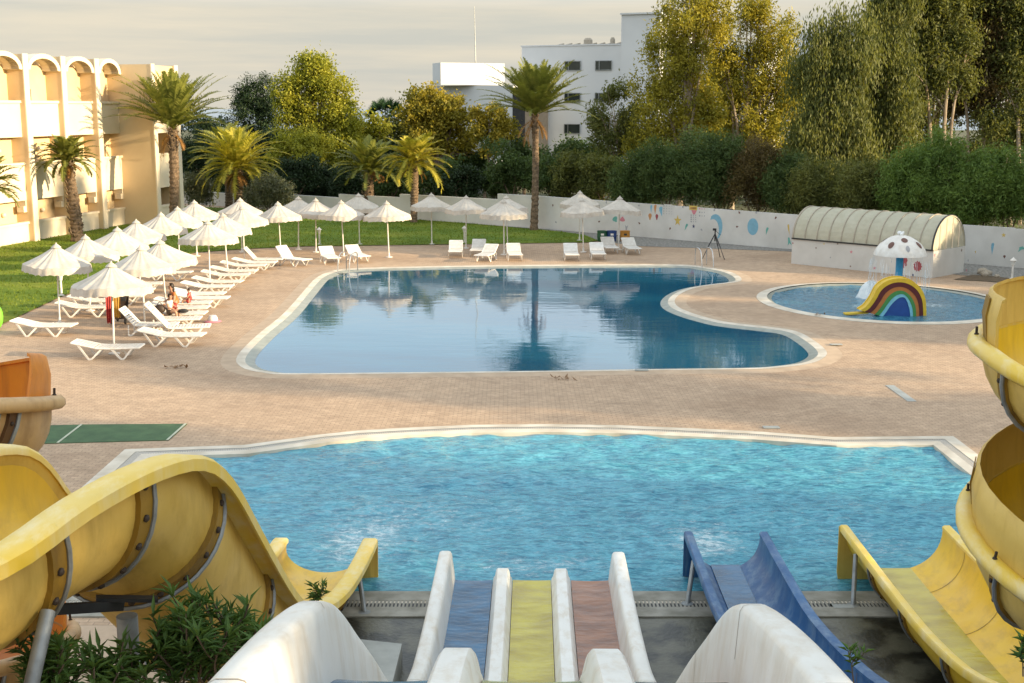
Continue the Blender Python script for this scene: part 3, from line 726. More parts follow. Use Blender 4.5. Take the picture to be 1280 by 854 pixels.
# block behind the right-hand trees
O4 = PD(984,200,150); O4.z = 0
rb = thing('white_building', O4, 'pale building glimpsed between the right hand trees with a railed terrace', 'building')
mb = MB(); frame_box(mb, O4, e, fn, 0, 14, -12, 0, GZ, zt(68,150)); mb.build('wall', 'building_white', rb)
mb = MB(); frame_box(mb, O4, e, fn, 0, 12, -12, -3, zt(68,150)+.003, zt(40,150)); mb.build('upper_storey', 'building_white', rb)
mb = MB()
for i in range(8): mb.bar(O4+e*i*.9+Vector((0,0,zt(68,150))), O4+e*i*.9+Vector((0,0,zt(60,150))), .06)
mb.bar(O4+Vector((0,0,zt(60,150))), O4+e*7+Vector((0,0,zt(60,150))), .06); mb.build('terrace_rail', 'black', rb)
# small cream house with steps under the autumn tree
O5 = PD(570,220,108); O5.z = 0
ch = thing('cream_house', O5, 'small cream house with outside steps half hidden behind the shrubs', 'building')
e5 = Vector((.985,-.17,0)); n5 = Vector((-.17,-.985,0)); m5 = 108/F
mb = MB(); frame_box(mb, O5, e5, n5, 0, 24*m5, -5, 0, GZ, zt(212,108)); mb.build('wall', 'hotel_white', ch)
mb = MB(); frame_box(mb, O5, e5, n5, 24*m5, 46*m5, -5, -1.2, GZ, zt(203,108)); mb.build('wall', 'building_white', ch)
mb = MB()
for i in range(7): frame_box(mb, O5, e5, n5, 24*m5+.02+i*.2, 24*m5+2.0, -1.19, .2-i*.02, GZ+i*.28, GZ+(i+1)*.28-.002)
mb.build('steps', 'concrete_pale', ch)
for i in range(2):
    mb = MB(); frame_box(mb, O5, e5, n5, (29+i*9)*m5, (33+i*9)*m5, -1.199, -1.15, zt(218,108), zt(209,108)); mb.build('window', 'dark_glass', ch)
# ---------------------------------------------------------------- pump house with the vaulted roof
Pl, Pr = P(989,329.5), P(1165,347.8); pe = (Pl-Pr); PL = pe.length; pe.normalize(); pw = Vector((-pe.y,pe.x,0)); pw = pw if pw.y > 0 else -pw
PWD = 2.75; HW = 1.13
hut = thing('pump_house', Pr, 'low white pump house under a ribbed translucent barrel roof', 'hut')
q = lambda x, w, z: Pr+pe*x+pw*w+Vector((0,0,z))
def qbox(mb, x0, x1, w0, w1, z0, z1): return mb.hexa([q(x0,w0,z0),q(x1,w0,z0),q(x1,w1,z0),q(x0,w1,z0),q(x0,w0,z1),q(x1,w0,z1),q(x1,w1,z1),q(x0,w1,z1)])
for nm, a in (('front_wall',(.15,PL,0,.15)),('back_wall',(.15,PL,PWD-.15,PWD)),('end_wall',(0,.149,0,PWD)),('far_end_wall',(PL-.15,PL,.151,PWD-.151))):
    mb = MB(); qbox(mb, *a, -.02, HW); mb.build(nm, 'wall_white', hut)
NA = 20; RR = PWD/2
arc_ = lambda r, h: [(RR-r*math.cos(a), HW+.01+h*math.sin(a)) for a in np.linspace(0,PI,NA)]
mb = MB(); oa, ia = arc_(RR+.02,1.40), arc_(RR-.02,1.36)
for j in range(NA-1):
    mb.hexa([q(.02,*ia[j]),q(PL-.02,*ia[j]),q(PL-.02,*ia[j+1]),q(.02,*ia[j+1]),q(.02,*oa[j]),q(PL-.02,*oa[j]),q(PL-.02,*oa[j+1]),q(.02,*oa[j+1])])
roof = mb.build('barrel_roof', 'poly_roof', hut)
for i in range(12):
    x = .02+(PL-.1)*i/11; mb = MB()
    ob, ib = arc_(RR+.055,1.435), arc_(RR+.022,1.402)
    ob2 = ob
    for j in range(NA-1):
        w_ = .035 if 0 < i < 11 else .07
        mb.hexa([q(x,*ib[j]),q(x+w_,*ib[j]),q(x+w_,*ib[j+1]),q(x,*ib[j+1]),q(x,*ob[j]),q(x+w_,*ob[j]),q(x+w_,*ob[j+1]),q(x,*ob[j+1])])
    mb.build('roof_rib', 'stone' if 0 < i else 'black', roof)
mb = MB(); poly = [q(.0,w,z) for w, z in arc_(RR-.03,1.35)]; mb.prism(poly, pe*.05, pe*.03); gp = mb.build('gable_panel', 'poly_roof', hut)
for i in range(1,5):
    w = PWD*i/5; hh = 1.33*math.sqrt(max(0,1-((w-RR)/RR)**2)); mb = MB(); mb.bar(q(.04,w,HW+.01), q(.04,w,HW+hh), .05); mb.build('gable_mullion', 'hotel_white', gp)
mb = MB()
for w in (0,): mb.bar(q(-.0,-.03,HW+.03), q(PL,-.03,HW+.03), .06)
mb.build('eaves_gutter', 'black', hut)
fnn = -pw
def hd_(name, m, px, py, sh, w, h, rot=0): return decal(name, m, px, py, sh, w/29., h/29., rot, A=Pr, d=-pe, n_=fnn, parent=hut)
for px, py, m_ in ((1020,310,'cap_spot'),(1030,305,'paint_yellow'),(1047,305,'cap_spot'),(1064,315,'paint_pink'),(1038,322,'paint_grey'),(1063,333,'cap_spot'),(1093,335,'paint_pink'),(991,304,'paint_red')): hd_('painted_starfish', m_, px, py, STAR, 5 if m_ == 'paint_pink' else 3, 5 if m_ == 'paint_pink' else 3)
ROSE = [(.5*(1-.22*(i%2))*math.cos(2*PI*i/22), .5*(1-.22*(i%2))*math.sin(2*PI*i/22)) for i in range(22)]
hd_('painted_coral','paint_red',1129.5,325.5,ROSE,11,23,0)
for i in range(9): hd_('painted_coral_branch','paint_pink',1127+(i%3)*2.6,318+(i//3)*6.5,CONE,1.6,5,i)
hd_('painted_jellyfish','paint_red',1147,333,ROSE,12,14)
for i in range(7): hd_('painted_coral_branch','paint_pink',1143+i%4*2.4,331+i//4*4,CONE,1.4,4,i*.8)
hd_('painted_tail','ink',1141.5,345,TAIL,4,5,.3)
for px, py, m_ in ((1168.5,319,'paint_pink'),(1219.5,315,'paint_yellow'),(1202,313,'cap_spot'),(1208,338,'paint_pink'),(1210,326,'paint_grey')): decal('painted_starfish', m_, px, py, STAR, .16, .16, A=Pr, d=pw, n_=-pe, parent=hut)
# soil and stones beside the hut
soil = [P(*p) for p in ((1192,350),(1215,344),(1240,345.5),(1290,352),(1300,357),(1265,355),(1230,352))]
sheet('planting_bed', soil, .02, 'soil')
for i, (px, py, r) in enumerate(((1228,343,.2),(1235,344,.16),(1231,345.5,.14),(1246,347,.1))):
    p = P(px,py); mb = MB(); mb.ball(p+Vector((0,0,r*.6)), r, 9, 6, (1.2,.9,.8)); mb.v = [(x+random.uniform(-.025,.025),y+random.uniform(-.025,.025),z+random.uniform(-.02,.02)) for x,y,z in mb.v]
    tag(mb.build('stone','stone',loc=p), ['large pale stone on the soil beside the pump house','pale stone touching the largest stone beside the pump house','pale stone in front of the two bigger ones by the pump house','small stone alone on the soil right of the pump house'][i], 'stone', 'stones beside the pump house')
# ---------------------------------------------------------------- vegetation
def unit(v): return v/np.maximum(1e-9, np.linalg.norm(v, axis=1, keepdims=True))
def leaves(name, Cn, m, parent, L=.35, W=.14, bias=None, bw=0., var=.35):
    n = len(Cn)
    d = unit(rng.normal(size=(n,3)))
    if bias is not None: d = unit(d*(1-bw)+np.array(bias)*bw)
    s = unit(np.cross(d, rng.normal(size=(n,3))))
    l = (L*rng.uniform(1-var,1+var,n))[:,None]; w = (W*rng.uniform(1-var,1+var,n))[:,None]
    nn = np.cross(d, s)*l*.12
    V = np.empty((n,4,3)); V[:,0] = Cn-d*l*.5; V[:,1] = Cn+s*w*.5+nn; V[:,2] = Cn+d*l*.5; V[:,3] = Cn-s*w*.5+nn
    return np_mesh(name, V.reshape(-1,3), np.arange(4*n).reshape(-1,4), m, parent)
def crown_points(blobs, clusters, per, cr, zst=1., shell=.55, hang=0.):
    """leaf clumps spread through each blob's volume, thick near its surface, with gaps between"""
    sub = []
    for c, r in blobs:          # each mass is itself a handful of lumps
        r = np.array(r); c = np.array(c); k = 7
        d = unit(rng.normal(size=(k,3))); 
        for q in range(k):
            f = rng.uniform(.5,.72); sub.append((c+d[q]*r*rng.uniform(.3,.78), r*f))
    vol = np.array([(b[1][0]*b[1][1]*b[1][2])**(2/3) for b in sub]); vol = vol/vol.sum()
    out = []
    for (c, r), fr in zip(sub, vol):
        k = max(2, int(clusters*fr+.5))
        d = unit(rng.normal(size=(k,3))+np.array([0,0,.35])); rad = shell+(1.05-shell)*rng.uniform(0,1,k)**.6
        cc = c+d*r*rad[:,None]
        sz = cr*rng.uniform(.4,1.2,k); n_ = np.maximum(8,(per*(sz/cr)**1.5)).astype(int)
        pt = np.repeat(cc, n_, 0)+rng.normal(size=(n_.sum(),3))*np.repeat(sz,n_)[:,None]*np.array([.5,.5,.42*zst])
        if hang: pt[:,2] -= np.abs(rng.normal(0,hang,len(pt)))
        out.append(pt)
    return np.concatenate(out)
def limbs(mb, base, targets, r, h0=.35, n=7):
    """tapered trunk with limbs running out to the crown's masses"""
    base = Vector(base)
    top = sum((Vector(t) for t in targets), Vector())/len(targets)
    fork = base+(top-base)*h0; fork.z = base.z+(top.z-base.z)*h0
    mid = (base+fork)/2+Vector((random.uniform(-.15,.15),random.uniform(-.15,.15),0))
    mb.tube(crom([base,mid,fork],3), [r*1.15,r*1.05,r,r*.97,r*.92,r*.88,r*.8][:7], n)
    for t in targets:
        t = Vector(t); m_ = fork.lerp(t,.5)+Vector((random.uniform(-.4,.4),random.uniform(-.4,.4),random.uniform(0,.5)))
        pts = crom([fork-Vector((0,0,.1)),m_,t],4); mb.tube(pts, [r*.7*(1-.85*i/(len(pts)-1)) for i in range(len(pts))], 6)
        for k in range(3):
            a = pts[3+k]; b = t+Vector((random.uniform(-1,1),random.uniform(-1,1),random.uniform(-.6,1)))*1.2
            mb.tube([a,(a+b)/2+Vector((0,0,.2)),b], [r*.22,r*.15,r*.05], 5)
def tree(name, label, cat, bx, zc, blobs, m, bark='bark', clusters=150, per=60, cr=.9, L=.36, W=.16, r=.22, group=None, shell=.5, bias=None, bw=0, hang=0, zst=1., trunk=True, h0=.35, limb_mb=None):
    base = PD(bx, 300, zc); base.z = GZ
    root = thing(name, base, label, cat, group)
    B = []
    k_ = 1.17 if group == EU else 1.08
    for b in blobs:
        px, py, rx, ry = b[:4]; rx *= k_; ry *= k_; dz = b[4] if len(b) > 4 else 0
        c = PD(px, py, zc+dz); B.append((c, (rx/F*zc, max(rx,ry)*.75/F*zc, ry/F*zc)))
    if trunk:
        mb = MB(); limbs(mb, base, [b[0] for b in B], r, h0)
        mb.build('trunk', bark, root, smooth=True)
    pts = crown_points(B, clusters, per, cr, zst, shell, hang)
    pts = pts[pts[:,2] > GZ+.05]
    leaves('crown', pts, m, root, L, W, bias, bw)
    return root
EU = 'eucalyptus trees on the right'
# --- trees behind the wall, left to centre
BG = 'trees behind the pool wall'
tree('pine_tree','dark green pine beside the hotel, left of the big golden tree','tree',322,118,[(322,122,24,24),(312,150,26,34),(338,140,22,30),(330,180,28,30)],'pine',clusters=170,per=130,cr=.8,L=.28,W=.08,group=BG)
tree('broadleaf_tree','big golden green tree, tallest left of centre','tree',392,106,[(392,92,32,22),(372,116,26,26),(412,122,30,30),(360,140,20,28),(392,150,40,36),(432,152,20,34),(400,182,46,26),(385,84,14,12),(405,88,12,14)],'yellow_tree',clusters=330,per=130,cr=.8,L=.24,W=.13,r=.3,group=BG,shell=.6)
tree('broadleaf_tree','rounded lighter green small tree below the big golden tree','tree',378,100,[(378,185,30,20),(400,180,18,14),(352,190,20,18)],'yellow_tree',clusters=110,per=110,cr=.6,L=.22,W=.1,r=.15,group=BG)
tree('broadleaf_tree','rust tinged broad tree just left of the grey building','tree',548,104,[(548,132,30,20),(525,150,22,26),(565,150,22,26),(545,170,38,28),(580,185,12,16)],'autumn_tree',clusters=230,per=110,cr=.7,L=.27,W=.15,r=.25,group=BG,shell=.6)
tree('broadleaf_tree','open rust coloured tree in front of the grey building left of the big palm','tree',606,102,[(612,146,20,14),(632,160,16,22),(602,168,14,20),(618,182,20,12)],'autumn_tree',clusters=80,per=90,cr=.55,L=.27,W=.15,r=.16,group=BG,shell=.4)
tree('broadleaf_tree','dark leafy tree directly right of the fan palm','tree',512,112,[(512,165,24,28),(500,185,20,20),(520,140,14,20)],'euca_dark',clusters=110,per=60,group=BG)
tree('broadleaf_tree','small yellowish tree top between the golden tree and the fan palm','tree',466,109,[(466,165,16,18),(450,175,14,20),(472,185,18,14)],'yellow_tree',clusters=70,per=60,cr=.7,group=BG)
MB_ = 'dark trees filling the belt behind the pool wall'
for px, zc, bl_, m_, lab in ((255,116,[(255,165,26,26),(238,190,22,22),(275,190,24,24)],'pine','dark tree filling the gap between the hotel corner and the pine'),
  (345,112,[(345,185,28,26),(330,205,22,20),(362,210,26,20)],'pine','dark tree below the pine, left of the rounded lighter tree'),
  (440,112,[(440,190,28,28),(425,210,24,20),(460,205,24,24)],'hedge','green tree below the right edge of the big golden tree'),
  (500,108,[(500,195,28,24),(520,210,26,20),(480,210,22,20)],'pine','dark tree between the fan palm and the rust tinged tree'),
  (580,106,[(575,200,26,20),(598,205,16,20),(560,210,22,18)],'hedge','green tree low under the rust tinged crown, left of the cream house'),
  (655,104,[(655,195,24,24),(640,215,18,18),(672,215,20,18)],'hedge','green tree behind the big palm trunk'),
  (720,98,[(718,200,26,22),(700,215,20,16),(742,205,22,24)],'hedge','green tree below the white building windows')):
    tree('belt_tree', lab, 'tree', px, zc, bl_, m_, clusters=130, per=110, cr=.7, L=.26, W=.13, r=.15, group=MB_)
for px, zc, bl_, m_, lab in ((1010,98,[(1005,110,28,34),(1015,160,34,40),(1000,200,34,30)],'euca_dark','dark tree behind the broad drooping eucalyptus, at the sky gap'),
  (890,100,[(885,160,34,36),(905,110,24,30),(920,190,34,24)],'euca_dark','dark tree between the two golden eucalyptus trunks'),
  (1160,92,[(1160,150,34,34),(1150,190,34,26),(1175,100,30,34),(1165,40,40,40),(1195,10,40,40),(1150,80,30,34)],'euca_dark','dark tree behind the cluster of pale bare trunks'),
  (1245,94,[(1245,150,36,36),(1230,190,34,26),(1265,110,30,32),(1280,170,34,30),(1250,60,40,36),(1225,20,40,36),(1270,10,40,40),(1215,90,34,34)],'euca_dark','dark tree behind the trunks at the right edge')):
    tree('belt_tree', lab, 'tree', px, zc, bl_, m_, clusters=260, per=130, cr=.8, L=.28, W=.11, r=.2, group=MB_, shell=.35)
# --- dark understorey shrubs, each its own
US = 'dark shrubs just behind the white wall'
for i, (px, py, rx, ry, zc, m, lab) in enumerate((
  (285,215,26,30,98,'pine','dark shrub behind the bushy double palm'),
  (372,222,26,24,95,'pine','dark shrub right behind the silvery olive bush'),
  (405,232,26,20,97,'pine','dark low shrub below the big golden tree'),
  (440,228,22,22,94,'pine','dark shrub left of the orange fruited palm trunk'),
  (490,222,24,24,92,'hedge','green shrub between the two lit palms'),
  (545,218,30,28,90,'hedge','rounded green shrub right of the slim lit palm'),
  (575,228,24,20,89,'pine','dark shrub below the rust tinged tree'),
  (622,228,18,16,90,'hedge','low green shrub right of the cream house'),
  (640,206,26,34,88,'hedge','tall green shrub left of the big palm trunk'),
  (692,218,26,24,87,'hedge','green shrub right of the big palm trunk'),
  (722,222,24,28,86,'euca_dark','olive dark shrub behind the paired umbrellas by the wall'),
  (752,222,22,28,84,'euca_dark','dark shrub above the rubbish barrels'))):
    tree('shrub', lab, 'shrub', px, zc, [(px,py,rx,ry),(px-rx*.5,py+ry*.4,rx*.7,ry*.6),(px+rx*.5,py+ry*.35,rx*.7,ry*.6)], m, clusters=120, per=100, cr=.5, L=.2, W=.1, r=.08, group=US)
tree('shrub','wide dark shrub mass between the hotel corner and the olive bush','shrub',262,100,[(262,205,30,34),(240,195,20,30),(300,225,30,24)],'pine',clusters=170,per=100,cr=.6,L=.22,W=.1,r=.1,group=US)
tree('olive_bush','silvery olive bush beside the bushy double palm','bush',338,82,[(338,240,25,18),(322,246,16,12),(352,245,16,14)],'olive',clusters=170,per=100,cr=.4,L=.16,W=.06,r=.1,group='olive bushes')
tree('olive_bush','smaller grey green olive bush at the hotel corner','bush',243,85,[(243,232,15,19),(250,243,14,12)],'olive',clusters=90,per=70,cr=.45,L=.2,W=.07,r=.1,group='olive bushes')
# --- eucalyptus, right
EU = 'eucalyptus trees on the right'
tree('eucalyptus_tree','tall golden lit eucalyptus left of the sky gap, its top out of frame','tree',848,88,[(852,20,36,34),(838,62,34,40),(868,70,26,40),(822,108,32,34),(862,118,34,34),(838,152,36,28),(884,30,28,34),(880,150,26,26),(870,-14,28,24),(808,150,24,30),(800,185,24,20),(835,185,30,20)],'euca','bark_pale',clusters=260,per=170,cr=.75,L=.26,W=.10,r=.26,group=EU,shell=.4,bias=(0,0,-1),bw=.35,zst=1.7,h0=.2)
tree('eucalyptus_tree','golden eucalyptus with pale slanting trunk right of the tallest one','tree',912,91,[(950,30,26,26),(962,70,30,30),(935,100,30,28),(905,95,24,30),(968,110,24,30),(920,150,38,28),(960,150,28,24),(940,12,16,14),(965,170,30,22),(980,70,20,34),(900,60,20,26),(985,140,18,30)],'euca','bark_pale',clusters=220,per=170,cr=.72,L=.26,W=.10,r=.24,group=EU,shell=.4,bias=(0,0,-1),bw=.35,zst=1.6,h0=.3)
tree('eucalyptus_tree','small dark open eucalyptus before the white building','tree',776,90,[(766,125,16,16),(752,150,16,18),(782,150,20,22),(768,178,26,20),(790,180,18,20)],'euca_dark','bark_pale',clusters=110,per=110,cr=.6,L=.25,W=.1,r=.14,group=EU,shell=.4,bias=(0,0,-1),bw=.3,zst=1.4)
tree('eucalyptus_tree','broad drooping olive green eucalyptus right of the sky gap','tree',1040,74,[(1035,55,26,30),(1062,85,34,40),(1022,100,24,40),(1045,140,40,42),(1015,170,32,40),(1070,165,34,42),(1040,205,48,30)],'euca_dark','bark_pale',clusters=330,per=190,cr=.8,L=.30,W=.075,r=.24,group=EU,shell=.3,bias=(0,0,-1),bw=.7,zst=2.0,hang=.5)
tree('eucalyptus_tree','drooping eucalyptus with a tall crown leaving the frame top, left of the bare trunks','tree',1110,76,[(1100,25,24,30),(1112,62,26,32),(1098,100,32,36),(1120,130,24,40),(1095,165,34,42),(1115,-10,30,34),(1118,190,30,36)],'euca_dark','bark_pale',clusters=310,per=190,cr=.8,L=.30,W=.075,r=.24,group=EU,shell=.3,bias=(0,0,-1),bw=.65,zst=1.9,hang=.4)
def multi(name, label, zc, stems, blobs, m, **kw):
    base = PD(stems[0][0][0][0], 300, zc); base.z = GZ
    root = thing(name, base, label, 'tree', EU)
    for st in stems:
        r0 = st[1]; pts = []
        for j, (px, py) in enumerate(st[0]):
            p = PD(px, py, zc+.6*math.sin(j+px))
            if j == 0: p.z = GZ
            pts.append(p)
        pts = crom(pts, 4); mb = MB(); mb.tube(pts, [r0*(1-.75*i/(len(pts)-1)) for i in range(len(pts))], 7)
        for k in range(5):
            i = int(len(pts)*(.4+.11*k)); a = pts[min(i,len(pts)-1)]; b = a+Vector((random.uniform(-1.6,1.6),random.uniform(-1,1),random.uniform(.8,2.2)))
            mb.tube([a,a.lerp(b,.5)+Vector((0,0,.15)),b], [r0*.35,r0*.22,r0*.06], 5)
        mb.build('trunk', 'bark_pale', root, smooth=True)
    B = [(PD(px,py,zc+(dz[0] if dz else 0)), (rx/F*zc, max(rx,ry)*.75/F*zc, ry/F*zc)) for px,py,rx,ry,*dz in [(a,b,c*1.2,d*1.2) for a,b,c,d in blobs]]
    pts = crown_points(B, int(kw.get('clusters',220)*1.3), 160, .75, 1.6, .3)
    leaves('crown', pts, m, root, .27, .09, (0,0,-1), .4)
multi('eucalyptus_tree','eucalyptus with a cluster of pale bare trunks left of the orange lit gap',78,[([(1165,300),(1163,175),(1158,110),(1150,60)],.16),([(1178,300),(1180,160),(1185,90),(1180,30)],.17),([(1184,300),(1190,150),(1205,80),(1212,40)],.11)],
  [(1150,20,34,30),(1182,10,34,32),(1158,62,24,24),(1195,50,22,26),(1172,92,18,20),(1145,118,12,22),(1200,100,16,16),(1180,-20,40,26)],'euca_dark',clusters=270)
multi('eucalyptus_tree','eucalyptus with two thin upright trunks near the right edge',80,[([(1208,300),(1210,170),(1208,120),(1218,60)],.12),([(1228,300),(1230,140),(1234,80),(1244,20)],.15)],
  [(1222,10,32,30),(1240,48,30,30),(1215,78,20,18),(1205,135,16,18),(1250,85,20,22),(1235,-22,40,24),(1225,120,20,20)],'euca_brown',clusters=230)
multi('eucalyptus_tree','eucalyptus cut off by the right edge of the frame',79,[([(1272,300),(1273,170),(1270,100),(1262,30)],.17),([(1262,300),(1256,180),(1250,130),(1236,90)],.1),([(1290,300),(1296,160),(1302,60)],.16)],
  [(1270,20,30,32),(1290,60,30,36),(1262,80,20,24),(1285,125,24,24),(1300,10,36,40),(1262,-18,34,24),(1245,160,20,18),(1284,168,24,20)],'euca_dark',clusters=270)
# --- bushy hedge along the inside of the wall, right half
HG = 'bushes along the white wall on the right'
hb = [(798,222,26,26,'hedge','green bush leftmost of the wall hedge above the painted shells'),(832,212,28,30,'hedge','dense green bush above the small wall signs'),(868,210,30,32,'hedge','dense green bush above the yellow topped wall sign'),(905,208,30,36,'hedge','taller green bush left of the brown tinged one'),
 (948,215,30,34,'euca_brown','brown tinged bush above the blue painted ball'),(985,228,26,26,'hedge','dark green bush behind the left end of the pump house'),(1030,232,32,28,'euca_dark','olive dark bush behind the pump house roof, left half'),(1085,236,32,26,'euca_dark','olive dark bush behind the pump house roof, right half'),
 (1138,225,34,36,'hedge_bright','bright green bush above the right end of the pump house'),(1180,215,36,42,'hedge_bright','tall bright green bush, largest of the hedge'),(1222,232,32,40,'hedge_bright','bright green bush above the wall right of the pump house'),(1262,226,36,44,'hedge_bright','bright green bush cut by the right frame edge')]
for px, py, rx, ry, m, lab in hb:
    wp = wall_pt(px); zc = wp.y*CP+CAM_Z*SP+2.6
    tree('bush', lab, 'bush', px, zc, [(px,py,rx,ry),(px-rx*.55,py+ry*.4,rx*.7,ry*.7),(px+rx*.55,py+ry*.4,rx*.7,ry*.7),(px,py+ry*.75,rx*.9,ry*.5)], m, clusters=230, per=130, cr=.5, L=.22, W=.045, r=.07, group=HG, shell=.5, bias=(0,0,.6), bw=.35, zst=1.4)
# unseen trees added beyond the frame, sized and gapped to shade deck and slides
random.seed(3)
src = [o for o in C.objects if o.name.startswith('eucalyptus_tree') and o.parent is None]
OFF = [(33,57,1.1,1.1),(35,50,1.1,1.1),(33,43,1.,.55),(36,37,.95,.5),(34,31,1.0,.6),(38,15.5,1.2,.8),(33,11.5,1.15,.95),(36,6,1.3,.95),(32,2.5,1.3,.95),(36,-1,1.3,1.0),(32,-4.5,1.3,.95),(36,-8,1.3,1.0),(32,-12,1.3,.95)]
for i, (x, y, s_, sz) in enumerate(OFF):
    o = copy_tree(src[(0,1,3,4)[i%4]]); o.location = (x,y,GZ); o.rotation_euler.z = i*1.3; o.scale = (s_*1.15,s_*1.15,sz)
    o['label'] = 'eucalyptus added outside the picture on the right for shade, number %s from the wall' % ['one','two','three','four','five','six','seven','eight','nine','ten','eleven','twelve','thirteen','fourteen'][i]
bsrc = [o for o in C.objects if o.name.startswith('bush') and o.parent is None][-4:]
for i, d_ in enumerate((6.5,9.5,12.5,15.5,18.5,21.5)):  # unseen hedge bushes added to keep the low sun off the pump house
    o = copy_tree(bsrc[(1,3,2,0)[i%4]]); p = W2+wdir*d_-nrm*2.2; o.location = (p.x,p.y,GZ); o.rotation_euler.z = i*1.1; o.scale = (1.05,1.05,.95)
    o['label'] = 'bush added to the wall hedge outside the picture for shade, number %s past the right edge' % ['one','two','three','four','five','six'][i]
# --- palms
def frond_mesh(fr, Lf, e0, droop, az, base, npair=38, wid=.55):
    """one frond: rachis points then leaflets as thin triangles"""
    d = Vector((math.cos(az),math.sin(az),0)); pts = []; p = Vector(base); e = e0; st = Lf/10
    for i in range(11):
        pts.append(p.copy()); p = p+(d*math.cos(e)+Vector((0,0,1))*math.sin(e))*st; e -= droop/10*(.5+i/9)
    side = Vector((-d.y,d.x,0)); V, T = fr
    for i in range(10):       # rachis: flat strip with a fold
        a, b = pts[i], pts[i+1]; w = .035*(1-i/11); k = len(V)
        V += [a+side*w, a-side*w, b-side*w*.9, b+side*w*.9]; T += [(k,k+1,k+2),(k,k+2,k+3)]
    for j in range(npair):
        t = .14+.86*j/(npair-1); x = t*10; i = min(9,int(x)); f = x-i
        c = pts[i].lerp(pts[i+1], f); tg = (pts[i+1]-pts[i]).normalized(); up = side.cross(tg)
        if up.z < 0: up = -up
        ll = wid*(math.sin(PI*min(1,t*.82+.16))**.6)*random.uniform(.8,1.1)
        for s_ in (-1,1):
            dr = (side*s_*.8+tg*random.uniform(.5,.8)+up*random.uniform(.15,.45)).normalized()
            tip = c+dr*ll-Vector((0,0,.12*ll)); w = tg*.045; k = len(V)
            V += [c-w, c+w, c+dr*ll*.55+tg*.03, tip]; T += [(k,k+1,k+2),(k,k+2,k+3)]
def palm(bx, by, zc, tp, r0, r1, Lf, label, m='palm_leaf', nf=46, up=(-.25,1.35), droop=1.5, dead=0, skirt=0, az_bias=None, seed=1, wid=.55, group='date palms around the pool garden', fruit=False, base=None):
    random.seed(seed)
    b = base or PD(bx, by, zc); b.z = 0.03 if base is None else b.z
    root = thing('palm_tree', b, label, 'palm', group)
    top = PD(tp[0], tp[1], zc)
    mb = MB(); K = 40; n = 14; ph = 0
    for i in range(K+1):
        t = i/K; c = b.lerp(top, t)+Vector((math.sin(t*3.1)*.08*r0*3,0,0)); c = c if i else b-Vector((0,0,.25))
        rr = (r0+(r1-r0)*t)*(1+(.12 if i%2 else -.02))*(1.25 if i == 0 else 1)
        mb.v += [(c.x+rr*(1+random.uniform(-.10,.12))*math.cos(2*PI*(k+.5*(i%2))/n), c.y+rr*math.sin(2*PI*(k+.5*(i%2))/n), c.z+random.uniform(-.02,.02)) for k in range(n)]
    mb.f += [(i*n+k, i*n+(k+1)%n, (i+1)*n+(k+1)%n, (i+1)*n+k) for i in range(K) for k in range(n)]
    mb.f.append(tuple(K*n+k for k in range(n)))
    # cut leaf bases round the head of the trunk
    H_ = (top-b).length
    for k in range(int(30+skirt*50)):
        t = 1-random.uniform(0, .16+skirt*.8)**1.3; c = b.lerp(top, t); a = random.uniform(0,2*PI); d = Vector((math.cos(a),math.sin(a),0))
        rr = r0+(r1-r0)*t; mb.bar(c+d*rr*.85, c+d*(rr*1.12+.06)+Vector((0,0,.2)), .09, .05)
    mb.build('trunk', 'palm_bark', root)
    fr = ([],[])
    for k in range(nf):
        e = up[0]+(up[1]-up[0])*((k+.5)/nf)**.8; az = k*2.39996+random.uniform(-.2,.2)
        frond_mesh(fr, Lf*random.uniform(.85,1.1)*(1 if e < 1.1 else .8), e, droop*random.uniform(.8,1.15)*(1.15-.45*max(0,e)), az, top+Vector((0,0,.15*random.random())), wid=wid)
    np_mesh('crown', np.array([tuple(v) for v in fr[0]]), np.array(fr[1]), m, root)
    if dead:
        fr = ([],[])
        for k in range(dead): frond_mesh(fr, Lf*.45*random.uniform(.7,1.1), random.uniform(-1.0,-.1), .9, random.uniform(0,2*PI), top-Vector((0,0,.1)), 16, .3)
        np_mesh('dry_fronds', np.array([tuple(v) for v in fr[0]]), np.array(fr[1]), 'palm_dead', root)
    if fruit:
        mb = MB()
        for k in range(34):
            c = top+Vector((.75+random.gauss(0,.22),-.3+random.gauss(0,.2),-.15-random.random()*.5)); mb.tube([top-Vector((0,0,.1)),(top+c)/2+Vector((0,0,.2)),c], [.015,.012,.008], 4); mb.ball(c, .06, 6, 4)
        mb.build('fruit_cluster', 'palm_dead', root)
    return root
palm(97,300,66.5,(84,203),.32,.22,1.9,'short shaggy palm standing against the hotel balconies',nf=54,up=(-.1,1.4),droop=1.4,dead=16,skirt=1,seed=2,wid=.4)
palm(217,286,73,(216,163),.25,.26,4.3,'tall palm in front of the hotel end wing',nf=74,up=(.3,1.52),droop=1.0,seed=5,skirt=.2,dead=6)
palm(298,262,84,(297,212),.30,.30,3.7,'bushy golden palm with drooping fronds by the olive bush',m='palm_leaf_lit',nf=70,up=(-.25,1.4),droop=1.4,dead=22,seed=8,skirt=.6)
palm(286,263,88,(284,196),.25,.25,3.3,'darker palm crowded behind the bushy golden palm',nf=34,up=(-.1,1.3),droop=1.3,seed=9)
palm(458,274,82,(461,216),.36,.24,2.9,'thick trunked palm with an orange fruit cluster behind the centre umbrellas',nf=56,up=(-.05,1.42),droop=1.15,seed=12,skirt=.8,fruit=True)
palm(517,277.5,77.5,(517,206),.20,.26,2.5,'slim straight palm with golden fronds, second left of the big palm',m='palm_leaf_lit',nf=52,up=(-.25,1.4),droop=1.4,seed=15,dead=8,skirt=.2)
